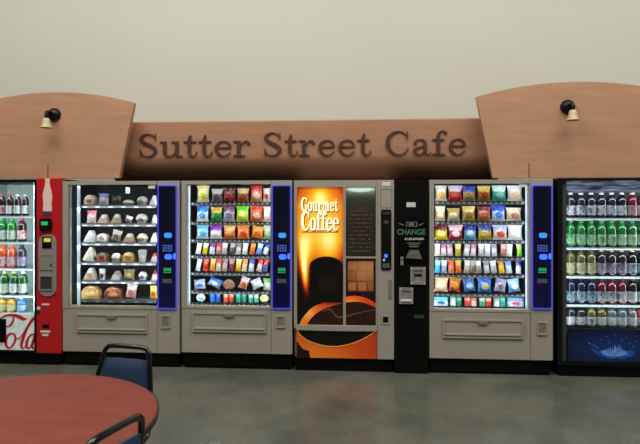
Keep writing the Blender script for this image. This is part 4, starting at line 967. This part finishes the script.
# lower panel: orange cup body under a dark bowl
def cup(nt, x, z, tc):
    v = mth(nt, 'SUBTRACT', mth(nt, 'ADD', .62, spot(nt, x, z, .3, .1, 2.5, 2.5, .25)), mth(nt, 'MULTIPLY', x, .22))
    return ramp(nt, v, [(.2, (140, 36, 14)), (.5, (214, 76, 20)), (.85, (240, 130, 36))]), None
lowp = obj('lower_picture', MB().box(px(296.4), px(377), .006, .05, ZB, zc(330.4)), lit('orange_cup_picture', cup, .1), tk, o)
bowl = [(297.2, 330.5), (301, 336.5), (310.5, 342.4), (326, 346.4), (340, 346.2), (354, 342.6), (366, 337), (376, 330.5)]
bowl_z = [(px(x), zc(y)) for x, y in catmull(bowl, 5)]
obj('bowl_print', MB().prism(bowl_z, .003, .0062), mat('dark_bowl_print', (14, 12, 11), .3), lowp, o)
sw = MB(); sw.stroke([(px(x), zc(y), .008) for x, y in bowl], 1, 1, 0, 0, .002, .0062)
obj('bowl_edge_print', sw, mat('gold_edge_print', (232, 150, 70), .4, emit=(232, 140, 50), strength=.3), lowp, o)
obj('corner_print', MB().prism([(px(296.6), zc(342)), (px(303), zc(350)), (px(309), zc(351.5)), (px(310), ZB + .001), (px(296.6), ZB + .001)], .004, .0062), mat('dark_corner_print', (20, 14, 12), .4), lowp, o)
# payment column
pb = obj('payment_panel', MB().prism(rrect(px(381), px(391.2), zc(269.5), zc(209.5), .015), -.015, -.003), BLACKM, tk, o)
obj('payment_panel_screen', MB().box(px(382.3), px(390), -.017, -.0145, zc(214.5), zc(211.5)), mat('payment_screen', (60, 56, 54), .3), pb, o)
obj('coin_knob', MB().prism([(px(386.2) + .028 * math.cos(k * PI / 8), zc(222) + .018 * math.sin(k * PI / 8)) for k in range(16)], -.02, -.0145), mat('knob_grey', (74, 72, 70), .35), pb, o)
obj('blue_light', MB().prism([(px(385.8) + .018 * math.cos(k * PI / 8), zc(255.4) + .018 * math.sin(k * PI / 8)) for k in range(16)], -.018, -.0145), BLUEB, pb, o)
obj('bill_slot', MB().box(px(382.4), px(389.8), -.02, -.0145, zc(267.5), zc(263), .003), SLOT, pb, o)
obj('key_switch', MB().box(px(383), px(385), -.017, -.0145, zc(260.8), zc(258.4)), WHITEP, pb, o)
obj('column_groove', MB().ring((px(380), px(392), zc(208), zc(189)), (px(380.6), px(391.4), zc(207.4), zc(189.6)), -.007, -.004), GREYD, tk, o)
obj('sticker', MB().box(px(382), px(390.5), -.0075, -.004, zc(185.8), zc(182.2)), WHITEP, tk, o)
obj('card_slot', MB().box(px(388.4), px(391.8), -.012, -.004, zc(298), zc(279), .004), GREYD, tk, o)
cr_ = obj('coin_return', MB().ring((px(381.2), px(389.8), zc(323.5), zc(314)), (px(382.8), px(388.2), zc(321.8), zc(316)), -.012, -.004), GREY, tk, o)
obj('coin_cup', MB().box(px(382.7), px(388.3), -.008, -.004, zc(321.9), zc(315.9)), BLACK, cr_, o)

# ------------------------------------------------------------------ change machine
X0, X1 = px(394.6), px(428.4); xm3 = px(411)
zh = lambda y, Y=0: pz(y, xm3, Y)
tg = thing('change_machine', 'tall black change machine with green lettering and steel coin cups', 'change machine', (xm3, .38, FZ))
o = tuple(tg.location)
ZT = zh(180.5)
body = MB(); body.box(X0, X1, .0, .76, FZ, ZT, .006)
obj('cabinet', body, mat('black_crackle_paint', (7, 7, 7), .6, noise=.2, nscale=40, spec=.12), tg, o)
obj('door_seam', MB().ring((X0 + .012, X1 - .012, zh(367), ZT - .012), (X0 + .016, X1 - .016, zh(366.5), ZT - .016), -.002, .001), mat('seam_grey', (24, 23, 23), .5, spec=.2), tg, o)
fp = obj('face_print_panel', MB().box(px(396.5), px(427), -.003, .002, zh(264), zh(218.5)), mat('print_panel_black', (5, 5, 6), .5, spec=.12), tg, o)
K = lambda x: px(390 + x / 5.55); Q = lambda y: zh(180 + y / 5.55); Q2 = lambda y: zh(250 + y / 5.55)
obj('white_sticker', MB().box(K(91), K(142), -.003, .001, Q(150), Q(124)), mat('sticker_white', (214, 212, 206), .6), tg, o)
CG = mat('green_change_print', (74, 130, 100), .6)
PG = mat('grey_print', (120, 120, 114), .6)
obj('change_lettering', text(MB(), 'CHANGE', K(40), K(196), Q(304), Q(272), -.0045, .02), CG, fp, o)
bl = MB(); bl.prism([(K(44), Q(238)), (K(68), Q(244)), (K(84), Q(254)), (K(60), Q(248))], -.0045, -.002); bl.prism([(K(192), Q(238)), (K(168), Q(244)), (K(152), Q(254)), (K(176), Q(248))], -.0045, -.002)
obj('wing_print', bl, PG, fp, o)
obj('bill_print', MB().ring((K(90), K(150), Q(258), Q(232)), (K(94), K(146), Q(255), Q(235)), -.0045, -.002).box(K(104), K(134), -.0045, -.002, Q(252), Q(238)), PG, fp, o)
obj('amount_lettering', text(MB(), '$1,$5,$10,$20', K(82), K(186), Q(334), Q(320), -.0045, .02), WHITEP, fp, o)
ar = MB(); ar.box(K(95), K(172), -.0045, -.002, Q(352), Q(348)); ar.box(K(104), K(160), -.0045, -.002, Q(362), Q(358)); ar.box(K(108), K(158), -.0045, -.002, Q(372), Q(368))
obj('instruction_print', ar, PG, fp, o)
obj('bill_tray', MB().prism([(K(108), Q2(0) + .0), (K(158), Q2(0)), (K(176), Q2(48)), (K(86), Q2(44))], -.03, -.002), mat('dull_plate', (118, 116, 110), .45, .3), fp, o)
obj('bill_guide', MB().box(K(112), K(152), -.034, -.029, Q2(24), Q2(16)), PG, fp, o)
lk = obj('lock', MB().box(K(58), K(74), -.018, .001, Q2(84), Q2(38), .004), STEEL, tg, o)
obj('lock_core', MB().prism([(K(66) + .008 * math.cos(k * PI / 6), Q2(52) + .008 * math.sin(k * PI / 6)) for k in range(12)], -.022, -.017), BLACK, lk, o)
def cupplate(x0, x1, y0, y1, slot):
    c_ = obj('coin_cup', MB().ring((K(x0), K(x1), Q2(y1), Q2(y0)), (K(x0 + 16), K(x1 - 16), Q2(y1 - 18), Q2(y0 + 16)), -.02, .001).box(K(x0 + 15), K(x1 - 15), -.008, .001, Q2(y1 - 17), Q2(y0 + 15)), STEEL, tg, o)
    if slot: obj('slot', MB().box(K(x0 + 22), K(x1 - 22), -.014, -.007, Q2(y0 + 50), Q2(y0 + 38)), BLACK, c_, o)
    else: obj('cup_lip', MB().box(K(x0 + 8), K(x1 - 8), -.03, -.015, Q2(y1 - 14), Q2(y1 - 26), .003), WHITEP, c_, o)
    sc_ = MB()
    for xx in (x0 + 7, x1 - 7):
        for yy in (y0 + 7, y1 - 7): sc_.prism([(K(xx) + .006 * math.cos(k * PI / 4), Q2(yy) + .006 * math.sin(k * PI / 4)) for k in range(8)], -.023, -.019)
    obj('screw', sc_, WHITEP, c_, o)
cupplate(112, 197, 94, 190, True)
cupplate(50, 128, 208, 298, False)
obj('green_badge', MB().box(K(134), K(190), -.003, .001, Q2(378), Q2(360)), mat('green_badge', (30, 70, 52), .5), tg, o)

# ------------------------------------------------------------------ round table
TW = wood_mat('cherry_laminate_table', (138, 60, 42), (118, 49, 35), (2.0, 9, 1), .5)
cx_, cy_ = c2w(-1.25, 2.13)
TR = .61
tt = thing('round_table', 'round cherry laminate cafe table with dark edge in front of the machines', 'table', (cx_, cy_, FZ))
obj('tabletop', MB().lathe([(0, .722), (TR - .006, .722), (TR - .002, .726), (TR - .002, .747), (TR - .006, .75), (0, .75)], (0, 0, -FZ), 96), TW, tt)
obj('edge_band', MB().lathe([(TR - .003, .7205), (TR + .003, .7225), (TR + .004, .735), (TR + .003, .7465), (TR - .003, .7485)], (0, 0, -FZ), 96), mat('dark_edge_band', (40, 24, 22), .35), tt)
obj('pedestal', MB().lathe([(.04, .03), (.04, .70 - FZ), (.16, .715 - FZ), (.16, .722 - FZ)], (0, 0, 0), 20), BLACKM, tt)
ft = MB()
for k in range(4):
    a = k * PI / 2 + .5; ca, sa = math.cos(a), math.sin(a)
    ft.tube([(0, 0, .05), (ca * .2, sa * .2, .045), (ca * .40, sa * .40, .022)], .022)
obj('foot_cross', ft, BLACKM, tt)

# ------------------------------------------------------------------ stacking chairs
TUBE = mat('black_chair_tube', (14, 13, 14), .18, spec=.7)
FAB = mat('blue_vinyl_pad', (38, 62, 92), .55, noise=.08, nscale=60)
def cushion(x0, x1, z0, z1, y0, y1, taper):
    """padded trapezoid, wider at the bottom"""
    mb = MB(); nx, nz = 10, 10
    def g(side):
        L = []
        for j in range(nz + 1):
            v = j / nz; hw = x0 + (x1 - x0) * v
            for i in range(nx + 1):
                u = i / nx * 2 - 1
                f = (max(0, 1 - abs(u) ** 6)) ** .5 * (max(0, 1 - abs(2 * v - 1) ** 6)) ** .5
                yc = y0 + (y1 - y0) * v
                zz = z0 + (z1 - z0) * (.5 + (v - .5) * (1 - .03 * abs(u) ** 4))
                L.append((u * hw * (1 - .02 * abs(2 * v - 1) ** 4), yc + side * (.006 + taper * f), zz))
        return L
    A, B = g(-1), g(1); q = lambda i, j: j * (nx + 1) + i; m = len(A); f = []
    for j in range(nz):
        for i in range(nx): f += [(q(i, j), q(i + 1, j), q(i + 1, j + 1), q(i, j + 1)), (m + q(i, j), m + q(i, j + 1), m + q(i + 1, j + 1), m + q(i + 1, j))]
    for i in range(nx): f += [(q(i, 0), m + q(i, 0), m + q(i + 1, 0), q(i + 1, 0)), (q(i, nz), q(i + 1, nz), m + q(i + 1, nz), m + q(i, nz))]
    for j in range(nz): f += [(q(0, j), q(0, j + 1), m + q(0, j + 1), m + q(0, j)), (q(nx, j), m + q(nx, j), m + q(nx, j + 1), q(nx, j + 1))]
    mb.add(A + B, f); mb.sm = True
    return mb
def chair(label):
    t = thing('stacking_chair', label, 'chair', (0, 0, 0), 0, 'blue padded stacking chairs at the round table')
    half = [(.19, -.16, .405), (.19, 0, .40), (.188, .14, .405), (.184, .19, .44), (.178, .212, .52), (.166, .235, .62), (.147, .258, .73), (.136, .270, .79), (.122, .276, .815), (.092, .278, .826)]
    pts = [(-x, y, z) for x, y, z in half] + [(0, .278, .828)] + list(reversed(half))
    obj('back_frame', MB().tube(pts, .0125, 12), TUBE, t)
    obj('backrest', cushion(.165, .128, .49, .766, .222, .270, .015), FAB, t)
    sm = cushion(.19, .185, -.21, .19, 0, 0, .03)
    sm.v = [(x, z, .445 + y) for x, y, z in sm.v]
    obj('seat', sm, FAB, t)
    for s_ in (-1, 1):
        obj('leg', MB().tube([(s_ * .19, -.15, .405), (s_ * .192, -.19, .39), (s_ * .197, -.215, .33), (s_ * .205, -.235, FZ)], .0115), TUBE, t)
        obj('leg', MB().tube([(s_ * .19, .06, .40), (s_ * .193, .12, .36), (s_ * .20, .17, .26), (s_ * .21, .24, FZ)], .0115), TUBE, t)
    for ch in t.children: ch.data.transform(Matrix.Translation((0, 0, -FZ)))
    return t
def place(t, rail, face):
    fx, fy = face; l = math.hypot(fx, fy); fx /= l; fy /= l
    t.location = (rail[0] + fx * .278, rail[1] + fy * .278, FZ)
    t.rotation_euler = (0, 0, math.atan2(fx, -fy))
c1 = chair('blue padded chair with black tube frame behind the round table, facing the camera')
rx, ry = c2w(-1.02, 2.965); f0 = c2w(-1.02 - .22, 2.965 - .80)
place(c1, (rx, ry), (f0[0] - rx, f0[1] - ry))
c2 = c1.copy(); col.objects.link(c2)
for ch in list(c1.children):
    k = ch.copy(); col.objects.link(k); k.parent = c2
c2['label'] = 'blue padded chair seen from behind, tucked in at the near side of the round table'
rx, ry = c2w(-.655, 1.805); f1 = c2w(-.655 - .945, 1.805 + .335)
c2.scale = (1, 1, 1.03)
place(c2, (rx, ry), (f1[0] - rx, f1[1] - ry))

# ------------------------------------------------------------------ light
w = bpy.data.worlds.new('hall_ambient'); bpy.context.scene.world = w; w.use_nodes = True
w.node_tree.nodes['Background'].inputs[0].default_value = (1.0, .97, .90, 1); w.node_tree.nodes['Background'].inputs[1].default_value = .09
area('hall_light', (-3.0, -3.4, 6.5), (0, .30, -1), 5, 4, 330, (1, .965, .89))
area('hall_light', (3.2, -3.4, 6.5), (0, .30, -1), 5, 4, 300, (1, .965, .89))

# ------------------------------------------------------------------ camera
cam = bpy.data.cameras.new('camera'); co = bpy.data.objects.new('camera', cam); col.objects.link(co)
co.location = (0, -D, H); co.rotation_euler = (R(90), 0, TH)
cam.sensor_fit = 'HORIZONTAL'; cam.sensor_width = 36; cam.lens = 36 * F / 640; cam.shift_y = -14 / 640
cam.clip_start = .05
sc_ = bpy.context.scene; sc_.camera = co
sc_.view_settings.view_transform = 'Standard'
